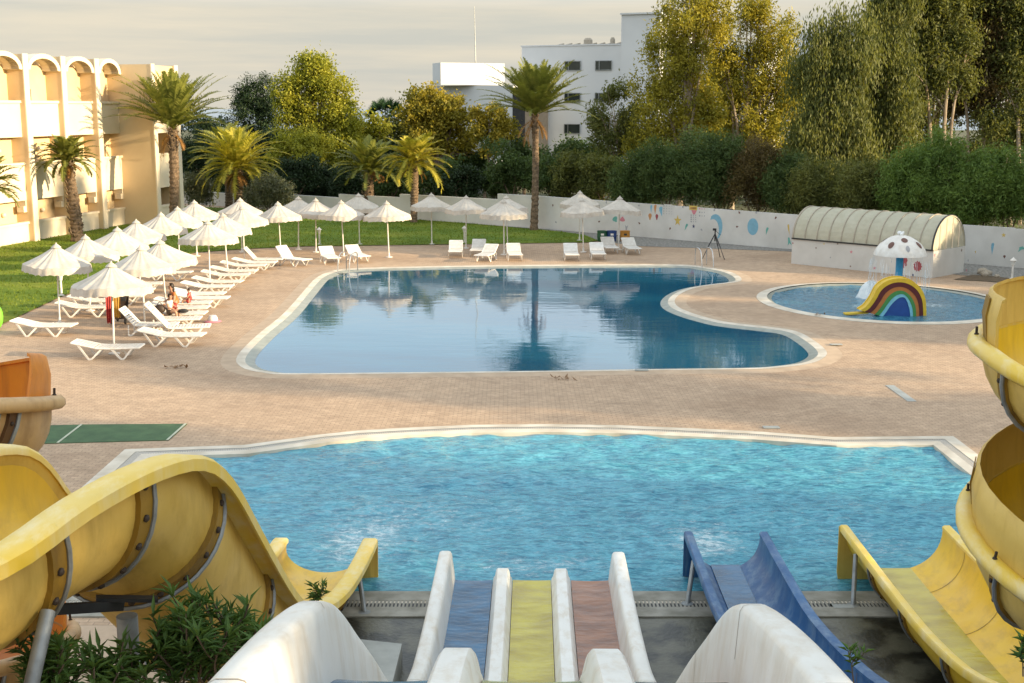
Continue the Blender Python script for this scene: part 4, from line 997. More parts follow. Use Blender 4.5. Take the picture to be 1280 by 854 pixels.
palm(667.5,288.5,72.6,(669,146),.215,.16,4.0,'tallest palm, standing clear on the lawn before the white building',nf=70,up=(.25,1.52),droop=.85,seed=21,skirt=.12,dead=5)
palm(-22,330,60,(-20,238),.25,.25,2.0,'palm mostly outside the left frame edge with only frond tips showing',nf=30,up=(-.1,1.2),droop=1.3,seed=23)
# fan palm behind
random.seed(31)
fb = PD(483,300,112); fb.z = GZ
fp = thing('fan_palm', fb, 'dark fan palm rising between the golden tree and the rust tinged tree', 'palm')
ft = PD(483,150,112); mb = MB(); mb.tube([fb, (fb+ft)/2, ft], [.25,.22,.2], 9); mb.build('trunk', 'palm_bark', fp, smooth=True)
V, T = [], []
for k in range(46):
    a = random.uniform(0,2*PI); e = random.uniform(-.6,1.4); d = Vector((math.cos(a)*math.cos(e),math.sin(a)*math.cos(e),math.sin(e)))
    c = ft+d*1.3; s_ = d.cross(Vector((0,0,1))).normalized(); u_ = s_.cross(d)
    q_ = len(V); V += [ft, ft+s_*.04, c, c-s_*.03]; T += [(q_,q_+1,q_+2),(q_,q_+2,q_+3)]
    for j in range(15):
        f = -1.5+3*j/14; dd = (d*math.cos(f)+s_*math.sin(f)-u_*.25*abs(f)).normalized(); q_ = len(V); w = s_*.05+u_*.02
        V += [c-w, c+w, c+dd*.95-Vector((0,0,.12)), c+dd*.5+w*.8]; T += [(q_,q_+1,q_+2),(q_,q_+2,q_+3)]
np_mesh('crown', np.array([tuple(v) for v in V]), np.array(T), 'fan_leaf', fp)
# --- oleander shrubs in the foreground, lance shaped leaves on many stems
def oleander(base, hts, label, seed, nst=9, spread=.45, Ln=.13, bs=1.0, lv=4, sr=.012):
    random.seed(seed); b = Vector(base)
    root = thing('oleander_shrub', b, label, 'shrub', 'oleander plants below the slides')
    mb = MB(); V, T = [], []
    for s_ in range(nst):
        a = random.uniform(0,2*PI); rr = random.uniform(.2,1)*spread; top = b+Vector((math.cos(a)*rr, math.sin(a)*rr, random.uniform(*hts)))
        pts = crom([b+Vector((math.cos(a),math.sin(a),0))*rr*.25, b.lerp(top,.6)+Vector((random.uniform(-.08,.08),random.uniform(-.08,.08),0)), top], 5)
        mb.tube(pts, [sr*(1-.6*i/(len(pts)-1)) for i in range(len(pts))], 5)
        stems = [pts]
        for k in range(3):
            p0 = pts[5+k]; p1 = p0+Vector((random.uniform(-.22,.22),random.uniform(-.22,.22),random.uniform(.18,.4)))*bs; br = crom([p0,p0.lerp(p1,.5)+Vector((0,0,-.02)),p1],4); stems.append(br); mb.tube(br, [sr*.55]*len(br), 4)
        for st in stems:
            L_ = len(st)
            for i in range(max(1,L_//3), L_):
                for k in range(lv+2 if i == L_-1 else lv):
                    az = random.uniform(0,2*PI); el = random.uniform(.1,1.0) if i < L_-1 else random.uniform(.5,1.35)
                    c = st[i].lerp(st[i-1], random.random()); d = Vector((math.cos(az)*math.cos(el),math.sin(az)*math.cos(el),math.sin(el)))
                    s2 = d.cross(Vector((0,0,1))).normalized(); n2 = s2.cross(d); l = Ln*random.uniform(.7,1.25); w = l*.085; q_ = len(V)
                    V += [c, c+d*l*.45+s2*w+n2*.01, c+d*l-n2*l*.18, c+d*l*.45-s2*w+n2*.01, c+d*l*.5-n2*.006]
                    T += [(q_,q_+1,q_+4),(q_+1,q_+2,q_+4),(q_+2,q_+3,q_+4),(q_+3,q_,q_+4)]
    mb.build('stems', 'bark', root)
    np_mesh('foliage', np.array([tuple(v) for v in V]), np.array(T), 'oleander', root)
    return root
for px, py, zc, h_, sd, lab, ns in ((40,835,7.6,(.3,.5),41,'oleander plant at the bottom left corner below the yellow slide',4),(150,828,8.4,(.3,.5),42,'oleander plant around the grey slide post',5),(222,815,8.5,(.3,.55),43,'oleander plant before the yellow slide hull',6),(270,788,8.6,(.3,.55),44,'tallest oleander plant, next to the left white slide hump',7),(305,795,9.2,(.3,.5),45,'oleander plant tucked against the left white slide hump',5),(95,842,7.9,(.25,.4),46,'low oleander plant between the two grey posts',4)):
    top = PD(px, py, zc); oleander((top.x, top.y, top.z-.45), h_, lab, sd, ns, .34, .15, .85, 3)
for px, py, zc, h_, sd, lab, ns, sp_ in ((387,752,9.8,(.08,.14),51,'small sprig showing above the crest of the left white hump',2,.08),(1068,846,7.4,(.12,.2),52,'small leafy sprig at the blue slide rim beside the right white hump',1,.03),(1282,832,7.2,(.1,.18),53,'leafy twig reaching in at the bottom right corner',2,.1)):
    top = PD(px, py, zc); oleander((top.x, top.y, top.z-.06), h_, lab, sd, ns, sp_, .075, .3, 1, .005)
# ---------------------------------------------------------------- water slides
def uprof(hw, dp, th, n=18, full=PI):
    inn = [(hw*math.cos(a), -dp*math.sin(a)**.85 if math.sin(a) > 0 else 0) for a in np.linspace(0, PI, n)]
    out = [((hw+th)*math.cos(a), -(dp+th)*max(0,math.sin(a))**.85) for a in np.linspace(0, PI, n)]
    return inn, out
def shift(pr, du, dv=0): return [(a+du, b+dv) for a, b in pr]
def lip(u, s, w=.12, h=.05, drop=.05):     # rolled rim: s=+1 on the right edge
    return [(u-.012*s, -.02),(u-.012*s, h*.4),(u+.02*s, h*.85),(u+w*.85*s, h*.85),(u+w*s, h*.4),(u+w*s, -drop),(u+(w-.022)*s, -drop),(u+(w-.03)*s, .0),(u+.03*s, .0)]
bolt_me = None
def bolt(parent, p, n_, r=.022):
    global bolt_me
    if bolt_me is None:
        mb = MB(); mb.lathe([(.0,-.005),(1,-.005),(1,.5),(.55,.9),(0,.95)], n=7, cap=False); o = mb.build('bolt', 'bolt', local=True); bolt_me = o.data; bpy.data.objects.remove(o)
    o = bpy.data.objects.new('bolt', bolt_me); C.objects.link(o); o.parent = parent
    o.location = Vector(p)-wloc(parent); o.rotation_euler = Vector(n_).to_track_quat('Z','Y').to_euler(); o.scale = (r,r,r)
def flange(parent, fr, prof_out, m, w=.12, th=.03, bolts=6, i_from=None, i_to=None, rub=True, br=.022):
    """band standing proud round the hull at one station, with bolts and a grey joint strip"""
    p, r, u, t = fr
    pr = prof_out; k = len(pr); mb = MB()
    def nrm2(i):
        a = Vector(pr[max(i-1,0)]); b = Vector(pr[min(i+1,k-1)]); d = (b-a).normalized(); return Vector((-d.y,d.x)) if False else Vector((d.y,-d.x))
    vs = []
    cen = Vector((sum(x for x,_ in pr)/k, 0))
    for i, (a, b) in enumerate(pr):
        n2 = nrm2(i)
        if n2.dot(Vector((a-cen.x, b-.02))) < 0: n2 = -n2
        i_, o_ = Vector((a,b))-n2*.004, Vector((a,b))+n2*th
        for q_ in (i_, o_):
            for s_ in (-w/2, w/2): vs.append(p+r*q_.x+u*q_.y+t*s_)
    fs = []
    for i in range(k-1):
        a, b = i*4, (i+1)*4
        fs += [(a,b,b+1,a+1),(a+2,a+3,b+3,b+2),(a,a+2,b+2,b),(a+1,b+1,b+3,a+3)]
    fs += [(0,1,3,2),((k-1)*4,(k-1)*4+2,(k-1)*4+3,(k-1)*4+1)]
    mb.add(vs, fs); o = mb.build('joint_flange', m, parent, smooth=True)
    for j in range(bolts):
        f = (j+.6)/(bolts+.2)*(k-1); i = int(f); g = f-i
        a = Vector(pr[i]).lerp(Vector(pr[min(i+1,k-1)]), g); n2 = nrm2(i)
        if n2.dot(Vector((a.x-cen.x, a.y-.02))) < 0: n2 = -n2
        q_ = a+n2*th; bolt(o, p+r*q_.x+u*q_.y-t*w*.12, r*n2.x+u*n2.y, br)
    if rub:
        mb = MB(); mb.tube([p+r*(Vector(pr[i])+Vector((0,0))).x+u*pr[i][1]+(r*(pr[i][0]-cen.x)+u*(pr[i][1]-.02)).normalized()*(th+.012)+t*(w/2-.004) for i in range(k)], .018, 6); mb.build('joint_strip', 'galv', o, smooth=True)
    return o
def reparam(path, step):
    out = [path[0].copy()]; acc = 0
    for a, b in zip(path, path[1:]):
        L = (b-a).length; d = 0
        while acc+(L-d) >= step:
            d += step-acc; acc = 0; out.append(a.lerp(b, d/L))
        acc += L-d
    return out
# ---- three lane slide
AX = math.atan((666-640)/F)
ax = Vector((math.sin(AX), math.cos(AX), 0)); axr = Vector((math.cos(AX), -math.sin(AX), 0))
fl_ = [(1.2,4.66),(3.0,4.47),(4.54,4.235),(5.6,4.04),(6.4,3.85),(6.85,3.70),(7.31,3.44),(7.93,3.02),(8.75,2.47),(10.08,1.55),(11.2,.93),(12.13,.56),(13.2,.27),(14.2,.15),(15.5,.09),(16.8,.068),(17.72,.06)]
fpath = crom([ax*y+Vector((0,0,z)) for y, z in fl_], 4)
base = fpath[-1].copy(); base.z = 0
ml = thing('multi_lane_slide', base, 'white three lane slide with blue, yellow and red lanes in the centre foreground', 'water slide')
def wallprof(s, h=.44):     # side wall, rounded top, leaning outwards
    p = [(1.145,-.03),(1.16,h*.3),(1.185,h*.75),(1.195,h*.91),(1.215,h*.98),(1.245,h),(1.34,h),(1.375,h*.96),(1.39,h*.85),(1.39,-.12),(1.145,-.12)]
    return [(x*s, y) for x, y in p] if s > 0 else [(-x, y) for x, y in p][::-1]
for s in (-1, 1):
    mb = MB(); sweep(mb, fpath, wallprof(s)); w = mb.build('side_wall', 'slide_white', ml, smooth=True, angle=50)
    fr = frames(fpath)
    for i in (9, 18, 30, 46):
        mb = MB(); p, r, u, t = fr[i]; pr = [(x*1.0, y) for x, y in wallprof(s)]
        cx = 1.27*s
        rng_ = pr[1:8]
        vs = []
        for a, b in rng_:
            for e_ in (.0015,): vs += [p+r*(cx+(a-cx)*1.012)+u*(b+.003)-t*.006, p+r*(cx+(a-cx)*1.012)+u*(b+.003)+t*.006]
        mb.add(vs, [(2*j,2*j+1,2*j+3,2*j+2) for j in range(len(rng_)-1)]); mb.build('seam', 'stone', w)
    for i in ():
        pass
def divprof(c, h=.175, hw=.145):
    return [(c-hw,-.02),(c-hw+.012,.03),(c-hw*.80,.05),(c-hw*.66,h*.85),(c-hw*.5,h),(c+hw*.5,h),(c+hw*.66,h*.85),(c+hw*.80,.05),(c+hw-.012,.03),(c+hw,-.02),(c+hw,-.1),(c-hw,-.1)]
for c in (-.435, .435):
    mb = MB(); sweep(mb, fpath, divprof(c)); w = mb.build('lane_divider', 'slide_white', ml, smooth=True, angle=45)
    for i in (20, 34, 48):
        p, r, u, t = fr[i]; mb = MB(); vs = []
        for a, b in divprof(c)[1:9]: vs += [p+r*(c+(a-c)*1.012)+u*(b+.003)-t*.005, p+r*(c+(a-c)*1.012)+u*(b+.003)+t*.005]
        mb.add(vs, [(2*j,2*j+1,2*j+3,2*j+2) for j in range(7)]); mb.build('seam', 'stone', w)
for c, m_ in ((-.87,'lane_blue'),(0,'lane_yellow'),(.87,'lane_red')):
    hw = .284; mb = MB()
    pr = lambda i, c=c, hw=hw: [(c+hw*x, -.022+.006*math.sin(i*1.7+c*5)*(1-x*x)+.012*x*x) for x in np.linspace(-1,1,9)]+[(c+hw,-.06),(c-hw,-.06)]
    mb2 = MB(); sweep(mb2, fpath, pr); o = mb2.build('lane', m_, ml, smooth=True, angle=50); o['label'] = dict(lane_blue='blue wet lane',lane_yellow='yellow wet lane',lane_red='brown red wet lane')[m_]
mb = MB(); sweep(mb, fpath, [(-1.143,-.121),(1.143,-.121),(1.143,-.165),(-1.143,-.165)]); mb.build('bed', 'slide_white', ml)
def supports(parent, fr, idx, us, drop=.2, r=.05, m='galv'):
    for i in idx:
        p, rr, u, t = fr[i]
        for a in us:
            q_ = p+rr*a-u*drop
            if q_.z > .3: mb = MB(); mb.tube([Vector((q_.x,q_.y,0)), q_], r, 9); mb.build('support_post', m, parent, smooth=True)
supports(ml, frames(fpath), (6,22,32), (-1.0,1.0), .16)
# pale concrete slab left of the lanes
mb = MB(); a, b = P(474,808), P(520,812); mb.hexa([Vector((-2.35,12.0,.006)),Vector((-1.4,12.0,.006)),Vector((-1.4,14.9,.006)),Vector((-2.2,15.1,.006)),Vector((-2.35,12.0,.5)),Vector((-1.4,12.0,.5)),Vector((-1.4,14.9,.3)),Vector((-2.2,15.1,.3))]); tag(mb.build('concrete_block','concrete_pale',loc=(-1.8,13,0)), 'pale grey concrete block left of the white slide foot', 'block')
# ---- open half pipe slides running down to the pool
def halfpipe(name, label, rail, hw, dp, m_in, m_rim, m_out, flanges=(), seams=(), both=True, posts=(), endposts=True, lipw=.12, m_fl='flange', bolts=7, center=True, n=18):
    """rail: path of the channel's centre line at rim height"""
    base = rail[-1].copy(); base.z = 0
    root = thing(name, base, label, 'water slide', None)
    inn, out = uprof(hw, dp, .03, n)
    mb = MB(); sweep(mb, rail, inn+out[::-1]); hull = mb.build('chute', m_in, root, smooth=True, angle=60)
    for s in (-1, 1):
        mb = MB(); l = lip(hw*s, s, lipw); sweep(mb, rail, l if s > 0 else l); mb.build('rim', m_rim, root, smooth=True, angle=50)
    fr = frames(rail)
    for i in flanges:
        pr = [x for x in out]; flange(root, fr[i], pr, m_fl, bolts=bolts)
    for i in seams:
        p, r, u, t = fr[i]; mb = MB(); vs = []
        for a, b in inn: vs += [p+r*a*.995+u*(b+.004)-t*.006, p+r*a*.995+u*(b+.004)+t*.006]
        mb.add(vs, [(2*j,2*j+1,2*j+3,2*j+2) for j in range(len(inn)-1)]); mb.build('seam', 'flange', hull)
    return root, fr, out
def endplate(root, fr, out, hw, dp, w, m, du=0):
    p, r, u, t = fr[len(fr)-1]; mb = MB(); n = len(out); ring_ = []
    for j, (a, b) in enumerate(out):
        f = j/(n-1); x = hw+w
        # outer edge: down the side, along the bottom, up the other side
        if f < .3: o_ = (x+du, .02-(dp+.16)*f/.3)
        elif f > .7: o_ = (-x+du, .02-(dp+.16)*(1-f)/.3)
        else: o_ = (du+x*(1-(f-.3)/.2), -(dp+.14))
        ring_.append(((a,b),o_))
    q = lambda ab, d: p+r*ab[0]+u*ab[1]+t*d
    for (a0,o0),(a1,o1) in zip(ring_, ring_[1:]): mb.hexa([q(a0,-.02),q(a1,-.02),q(o1,-.02),q(o0,-.02),q(a0,.015),q(a1,.015),q(o1,.015),q(o0,.015)])
    mb.build('end_plate', m, root)
def endprops(root, fr, i, hw, y_back=.55, m='galv'):
    p, r, u, t = fr[i]
    for s in (-1,1):
        a = p+r*(hw+.06)*s-u*.16; b = Vector((a.x+.0, a.y-y_back, 0))+r*.16*s
        mb = MB(); mb.tube([b, a], .035, 9); mb.lathe([(.09,0),(.09,.02),(.04,.022)], (b.x,b.y,.005), 10); mb.build('end_prop', m, root, smooth=True)
D = lambda X, y: ax*y+axr*X
bl = [(18.3,.61),(16.8,.625),(14.8,.70),(12.5,1.10),(11.1,1.50),(10,1.92),(9.05,2.4),(8.6,2.72),(7.4,3.3),(6,3.85),(4.4,4.2)]
rail = reparam(crom([D(2.96+ (.08 if y < 9 else 0),y)+Vector((0,0,z)) for y, z in bl[::-1]], 5), .25)
nb = len(rail)
root, fr, out = halfpipe('blue_slide','blue open slide dropping to the pool right of the white lanes',rail,.52,.55,'slide_blue','slide_blue','slide_blue',flanges=(nb-14,nb-4),seams=(nb-24,),lipw=.12,m_fl='slide_blue')
endprops(root, fr, nb-4, .52); endplate(root, fr, out, .52, .55, .12, 'slide_blue'); supports(root, fr, (nb-34,nb-46), (-.3,.3), .55)
mb = MB()
for i in range(nb-18, nb-1):
    p, r, u, t = fr[i]
mb = MB(); sweep(mb, rail, [(x, -.49+.0*x) for x in np.linspace(-.22,.22,7)]+[(.2,-.53),(-.2,-.53)], i0=nb-30); mb.build('water_film', 'lane_blue', root, smooth=True)
# right yellow
yl = [(5.52,18.45,.73),(5.52,17.0,.735),(5.52,15.5,.75),(5.54,14.0,.79),(5.68,12.9,.87),(6.0,12.0,1.2),(6.4,11.3,1.65),(6.6,10.7,2.02)]
pts = [D(x,y)+Vector((0,0,z)) for x, y, z in yl[::-1]]
rail = reparam(crom(pts, 6), .25); nb = len(rail)
root, fr, out = halfpipe('yellow_slide','broad yellow half pipe slide ending in the pool on the right',rail,.72,.68,'yellow','yellow_rim','yellow_faded',flanges=(nb-7,nb-13,nb-19,nb-25),seams=(nb-5,nb-11,nb-18),lipw=.12,n=24)
endprops(root, fr, nb-4, .72); endplate(root, fr, out, .72, .68, .13, 'yellow_faded')
mb = MB(); sweep(mb, rail, [(x, -.645+.12*x*x*4*.2) for x in np.linspace(-.32,.28,9)]+[(.26,-.67),(-.30,-.67)], i0=nb-30); mb.build('water_film', 'lane_yellow', root, smooth=True)
# left yellow: the curling slide in the foreground, path given at its right rim
rr_ = [(-5.6,4.3,4.85),(-4.6,4.75,4.75),(-3.75,5.35,4.62),(-3.25,6.0,4.55),(-2.96,6.6,4.53),(-2.78,7.28,4.60),(-2.62,7.85,4.62),(-2.5,8.25,4.60),(-2.42,8.62,4.52),(-2.37,8.95,4.36),(-2.34,9.35,4.06),(-2.33,10.2,3.36),(-2.33,11.45,2.40),(-2.33,12.4,1.82),(-2.33,13.4,1.40),(-2.33,14.4,1.06),(-2.31,15.6,.78),(-2.29,17.0,.58),(-2.27,18.3,.48)]
rail = reparam(crom([Vector(p) for p in rr_], 6), .2); nb = len(rail)
HW = .58
base = rail[-1].copy(); base.z = 0
yls = thing('yellow_slide', base, 'curling yellow slide with bolted joints in the left foreground, ending left of the white lanes', 'water slide')
def vk(i):                 # the trough grows shallower on the run-out
    y = rail[i].y
    return 1.0 if y < 11.5 else max(.60, 1-.40*(y-11.5)/4.0)
def roundprof(R, k=1.0, n=24, o=.36):
    return [(R*math.cos(a)-HW, k*(-R*math.sin(a)-R*math.sin(o))) for a in np.linspace(-o, PI+o, n)]
mb = MB(); sweep(mb, rail, lambda i: roundprof(.615,vk(i))+roundprof(.645,vk(i))[::-1]); mb.build('chute', 'yellow_faded', yls, smooth=True, angle=60)
mb = MB(); sweep(mb, rail, lambda i: roundprof(.607,vk(i))[1:-1]+roundprof(.613,vk(i))[1:-1][::-1]); mb.build('chute_lining', 'yellow', yls, smooth=True, angle=60)
for u0, s in ((0,1),(-2*HW,-1)):
    mb = MB(); sweep(mb, rail, lip(u0, s, .22, .06, .06)); mb.build('rim', 'yellow_rim', yls, smooth=True, angle=50)
fr = frames(rail)
def near(pt): return min(range(nb), key=lambda i: (rail[i]-Vector(pt)).length)
for pt in ((-3.1,6.3,4.53),(-2.83,7.1,4.57),(-2.53,8.15,4.6),(-2.32,9.25,4.10),(-2.33,11.0,2.8),(-2.33,13.2,1.45),(-2.3,15.8,.75),(-2.29,17.0,.58)):
    flange(yls, fr[near(pt)], roundprof(.645,vk(near(pt))), 'flange', w=.16, th=.04, bolts=12, br=.027)
endplate(yls, fr, roundprof(.645,vk(nb-1)), .65, .52, .15, 'yellow_faded', -HW)
p, r, u, t = fr[nb-6]
for s, uu in ((1,.06),(-1,-2*HW-.06)):
    a = p+r*uu-u*.16; b = Vector((a.x,a.y-.6,0))+r*.15*s; mb = MB(); mb.tube([b,a],.035,9); mb.lathe([(.09,0),(.09,.02),(.04,.022)], (b.x,b.y,.005), 10); mb.build('end_prop','galv',yls,smooth=True)
# the thick post with its bracket under the second bend, and the leaning post
q_ = PD(158,760,8.9); mb = MB(); mb.tube([Vector((q_.x,q_.y,0)), q_-Vector((0,0,.06))], .075, 14); mb.build('support_post','galv',yls,smooth=True)
mb = MB(); mb.bar(PD(120,748,8.75), PD(197,749,8.9), .08, .025); mb.bar(PD(66,762,8.3), PD(152,757,8.9), .05, .07); mb.build('bracket','black',yls)
mb = MB(); mb.tube([PD(36,870,7.25), PD(60,764,7.5)], .045, 12); a = PD(36,870,7.25); mb.tube([Vector((a.x-.3,a.y-.2,0)), a], .045, 12); mb.build('support_post','galv',yls,smooth=True)
# ---- spiral slides: a channel wound round a mast, open above, with a tall guard on part of the turn
def spiral(name, label, cx, cy, Rm, hw, dp, th0, th1, z_of, lead_in, lead_out, guards, m_hull, m_in, m_guard, m_rim, step=.16, fl=(), guard_h=.43):
    pts = [Vector(p) for p in lead_in]
    n = int((th1-th0)/.14)
    for i in range(n+1):
        a = th0+(th1-th0)*i/n; pts.append(Vector((cx+Rm*math.cos(a), cy+Rm*math.sin(a), z_of(a))))
    k0 = len(lead_in); pts += [Vector(p) for p in lead_out]
    root = thing(name, Vector((cx,cy,0)), label, 'water slide')
    inn, out = uprof(hw, dp, .025, 16)
    mb = MB(); sweep(mb, pts, inn+out[::-1]); mb.build('chute', m_hull, root, smooth=True, angle=60)
    mb = MB(); sweep(mb, pts, [(x*.985, y+.006) for x, y in inn]+[(x*.992, y+.002) for x, y in inn][::-1]); mb.build('chute_lining', m_in, root, smooth=True, angle=60)
    RO = [(.0,-.05),(.0,.04),(.05,.065),(.11,.06),(.145,.02),(.145,-.03),(.11,-.065),(.05,-.07)]
    fr = frames(pts)
    for s in (-1,1):
        mb = MB(); sweep(mb, pts, [(hw*s+x*s, y) for x, y in RO]); mb.build('rim', m_rim, root, smooth=True, angle=60)
    for a0, a1 in guards:
        i0 = k0+int((a0-th0)/(th1-th0)*n); i1 = k0+int((a1-th0)/(th1-th0)*n)+1
        g = [(hw+.015,.03),(hw+.03,guard_h*.6),(hw+.0,guard_h),(hw-.03,guard_h+.02),(hw-.03,guard_h-.01),(hw-.005,guard_h-.02),(hw+.005,guard_h*.6),(hw-.01,.03)]
        mb = MB(); sweep(mb, pts, g, i0=max(0,i0), i1=min(len(pts),i1)); go = mb.build('guard_panel', m_guard, root, smooth=True, angle=60)
        for j in range(max(0,i0)+2, min(len(pts),i1)-1, 5):
            p, r, u, t = fr[j]; bolt(go, p+r*(hw+.075)+u*.06, u, .02)
            mb = MB(); mb.bar(p+r*(hw+.075)+u*.05, p+r*(hw+.075)+u*.13, .018); mb.build('rim_bolt', 'bolt', go)
            if (j-i0)%10 == 7:
                mb = MB(); sweep(mb, pts, [(hw+.02,.05),(hw+.045,guard_h*.6),(hw+.02,guard_h-.02),(hw+.01,guard_h-.02),(hw+.03,guard_h*.6),(hw+.012,.05)], i0=j, i1=j+2); mb.build('guard_joint', 'flange', go)
    for j in fl:
        i = k0+int((j-th0)/(th1-th0)*n); flange(root, fr[i], out, 'flange_brown' if m_hull == 'tan' else 'flange', w=.11, bolts=9, br=.02)
    zt_ = max(p.z for p in pts)+.3
    mb = MB(); mb.tube([(cx,cy,0),(cx,cy,zt_)], .11, 14); mb.build('mast', 'galv', root, smooth=True)
    i = k0
    while i < len(pts)-6:
        p, r, u, t = fr[i]; mb = MB(); mb.bar(Vector((cx,cy,p.z-dp-.12)), p-u*(dp+.06), .08, .08); mb.build('bracket_arm', 'galv', root); i += 15
    return root, pts
tau = 2*PI
R1, PIT = 1.15, 1.60
cx, cy = 5.57, 9.8
z1 = lambda a: (5.06-(.06 if a < PI else PIT)*(a-PI)/tau) if a < tau+PI else 3.46-2.1*(a-tau-PI)/tau
spiral('spiral_slide','yellow spiral slide rising at the right edge of the frame',cx,cy,R1,.52,.60,0,2*tau,z1,[(cx+R1-.3,cy-5.2,5.5),(cx+R1-.1,cy-2.5,5.3),(cx+R1,cy-.6,5.14)],[(cx+R1,cy+.4,2.28),(cx+R1-.1,cy+.9,2.05)],
   ((.6*PI,1.0*PI),(tau+.1*PI,tau+1.75*PI)),'yellow_faded','yellow','yellow_faded','yellow_rim',fl=(PI*1.06,PI*1.5,tau+PI*1.08,tau+PI*1.5,PI*.6))
z2 = lambda a: 4.42-2.3*(a/tau)
cx2, cy2 = -5.95, 10.8      # the left one turns the other way: mirrored sense, rightmost point shows
def spiral_cw(): pass
n = 0
spiral('spiral_slide','orange spiral slide at the left edge of the frame',cx2,cy2,1.2,.52,.60,-1.2*PI,1.35*tau,z2,[],[],
   ((.0,.95*PI),(tau*1.05,tau*1.3)),'tan','orange','orange','tan',fl=(-.06*PI,-.12*PI,-.45*PI,tau-.15*PI,tau-.4*PI))
# lime green play slide tip at the left edge of the deck
p = P(-4,412); mb = MB(); mb.ball(p+Vector((0,0,.42)), .38, 14, 10, (.6,.5,1.1)); tag(mb.build('play_float','lime',loc=p,smooth=True), 'lime green rounded float standing on the deck at the left frame edge', 'float')
# ---------------------------------------------------------------- umbrellas
def make_umbrella(seed):
    random.seed(seed)
    root = thing('pool_umbrella', (0,0,0), 'x', 'umbrella', 'white fringed umbrellas')
    mb = MB(); mb.tube([(0,0,0),(0,0,2.52)], .028, 10); mb.build('pole', 'plastic_white', root, local=True, smooth=True)
    mb = MB(); mb.lathe([(.16,0),(.16,.03),(.05,.05),(.045,.2),(.0,.2)], n=14, cap=False); mb.build('base', 'plastic_white', root, local=True, smooth=True)
    n = 96; nr = 9; R = 1.08; top, rim = 2.62, 1.99
    ph = [random.uniform(0,6) for _ in range(4)]
    mb = MB(); vs = []
    sag = [random.uniform(-.05,.05) for _ in range(8)]
    def rimz(a):
        k = a/(2*PI)*8; i = int(k)%8; f = k-int(k); return sag[i]*(1-f)+sag[(i+1)%8]*f
    for i in range(nr+1):
        t = i/nr
        for k in range(n):
            a = 2*PI*k/n
            crease = (.016*math.sin(24*a+ph[0])+.012*math.sin(17*a+ph[1]+t*2)+.014*math.sin(8*a+ph[2]))*t**.7*(1-.25*t)
            rr = R*t*(1+.01*math.sin(8*a)); z = top-(top-rim)*(t**.88)+crease+rimz(a)*t*t-.02*math.sin(PI*t)
            vs.append((rr*math.cos(a), rr*math.sin(a), z))
    mb.v = vs; mb.f = [(i*n+k, (i+1)*n+k, (i+1)*n+(k+1)%n, i*n+(k+1)%n) for i in range(nr) for k in range(n)]
    can = mb.build('canopy', 'canvas', root, local=True, smooth=True, angle=80, fixn=False)
    mb = MB(); vs = []
    for j, (dr, dz) in enumerate(((0,-.003),(.012,-.10),(.022,-.235))):
        for k in range(n):
            a = 2*PI*k/n; w = .014*math.sin(24*a+ph[0]+j*.4)*j; sc = .025*abs(math.sin(a*16))*(j == 2)
            rr = (R+dr+w)*(1+.01*math.sin(8*a)); vs.append((rr*math.cos(a), rr*math.sin(a), rim+rimz(a)+dz+sc+(.016*math.sin(24*a+ph[0])+.012*math.sin(17*a+ph[1]+2)+.014*math.sin(8*a+ph[2]))*.75))
    mb.v = vs; mb.f = [(i*n+k, (i+1)*n+k, (i+1)*n+(k+1)%n, i*n+(k+1)%n) for i in range(2) for k in range(n)]
    mb.build('fringe', 'canvas', root, local=True, smooth=True, angle=80, fixn=False)
    mb = MB(); mb.lathe([(.17,-.085),(.1,-.02),(.03,.03),(.022,.07),(0,.075)], (0,0,top), 14, cap=False); mb.build('top_cap', 'canvas', root, local=True, smooth=True)
    mb = MB()
    for k in range(8):
        a = 2*PI*k/8+.2; mb.tube([(0,0,top-.14),(R*.97*math.cos(a),R*.97*math.sin(a),rim-.04)], .009, 4)
    mb.build('ribs', 'plastic_white', root, local=True)
    return root
umb = [
 (68,303,'white umbrella farthest left, over a lounger at the edge of the lawn'),(136,327,'white umbrella nearest the camera, over the lone lounger by the orange slide'),
 (176,307,'white umbrella partly hidden behind the nearest umbrella'),(204,298,'white umbrella above the seated woman and children'),
 (107,293,'white umbrella over the lawn beside the short shaggy palm, second from the left'),(143,283,'white umbrella third along the row beside the hotel'),
 (171,274,'white umbrella fourth along the row beside the hotel'),(199,265,'white umbrella fifth along the row beside the hotel, before the plain end wall'),
 (221,258,'white umbrella in front of the tall palm trunk'),(243,250,'white umbrella below the smaller olive bush at the far end of the hotel row'),
 (259,275,'shaded white umbrella over the row of side-on loungers, in front of three others'),(282,266,'white umbrella just behind and right of the shaded one'),
 (303,257,'bright white umbrella in front of another one by the olive bush'),(300,247,'white umbrella directly under the bushy golden palm, mostly hidden'),
 (349,251.5,'white umbrella in front of the large silvery olive bush'),(371,245,'white umbrella right of the olive bush, back one of the overlapping three'),
 (393,247,'white umbrella beside the garden lamp, middle one of the overlapping three'),(428,250,'white umbrella over the two angled loungers by the left pool ladder'),
 (448,241,'white umbrella in front of the thick palm trunk with orange fruit'),(485,251,'white umbrella standing alone on bare deck left of the slim palm'),
 (539,241,'white umbrella just right of the slim straight palm'),(582,244,'white umbrella in front of the second garden lamp'),
 (630,249,'front one of the two white umbrellas left of the big palm trunk'),(634.5,244,'rear one of the two white umbrellas left of the big palm trunk'),
 (725,238,'rear one of the two white umbrellas right of the big palm trunk'),(730,247,'front one of the two white umbrellas right of the big palm trunk'),
 (774,245,'white umbrella beside the orange rubbish barrel, farthest right')]
protos = [make_umbrella(s) for s in (101,102,103)]
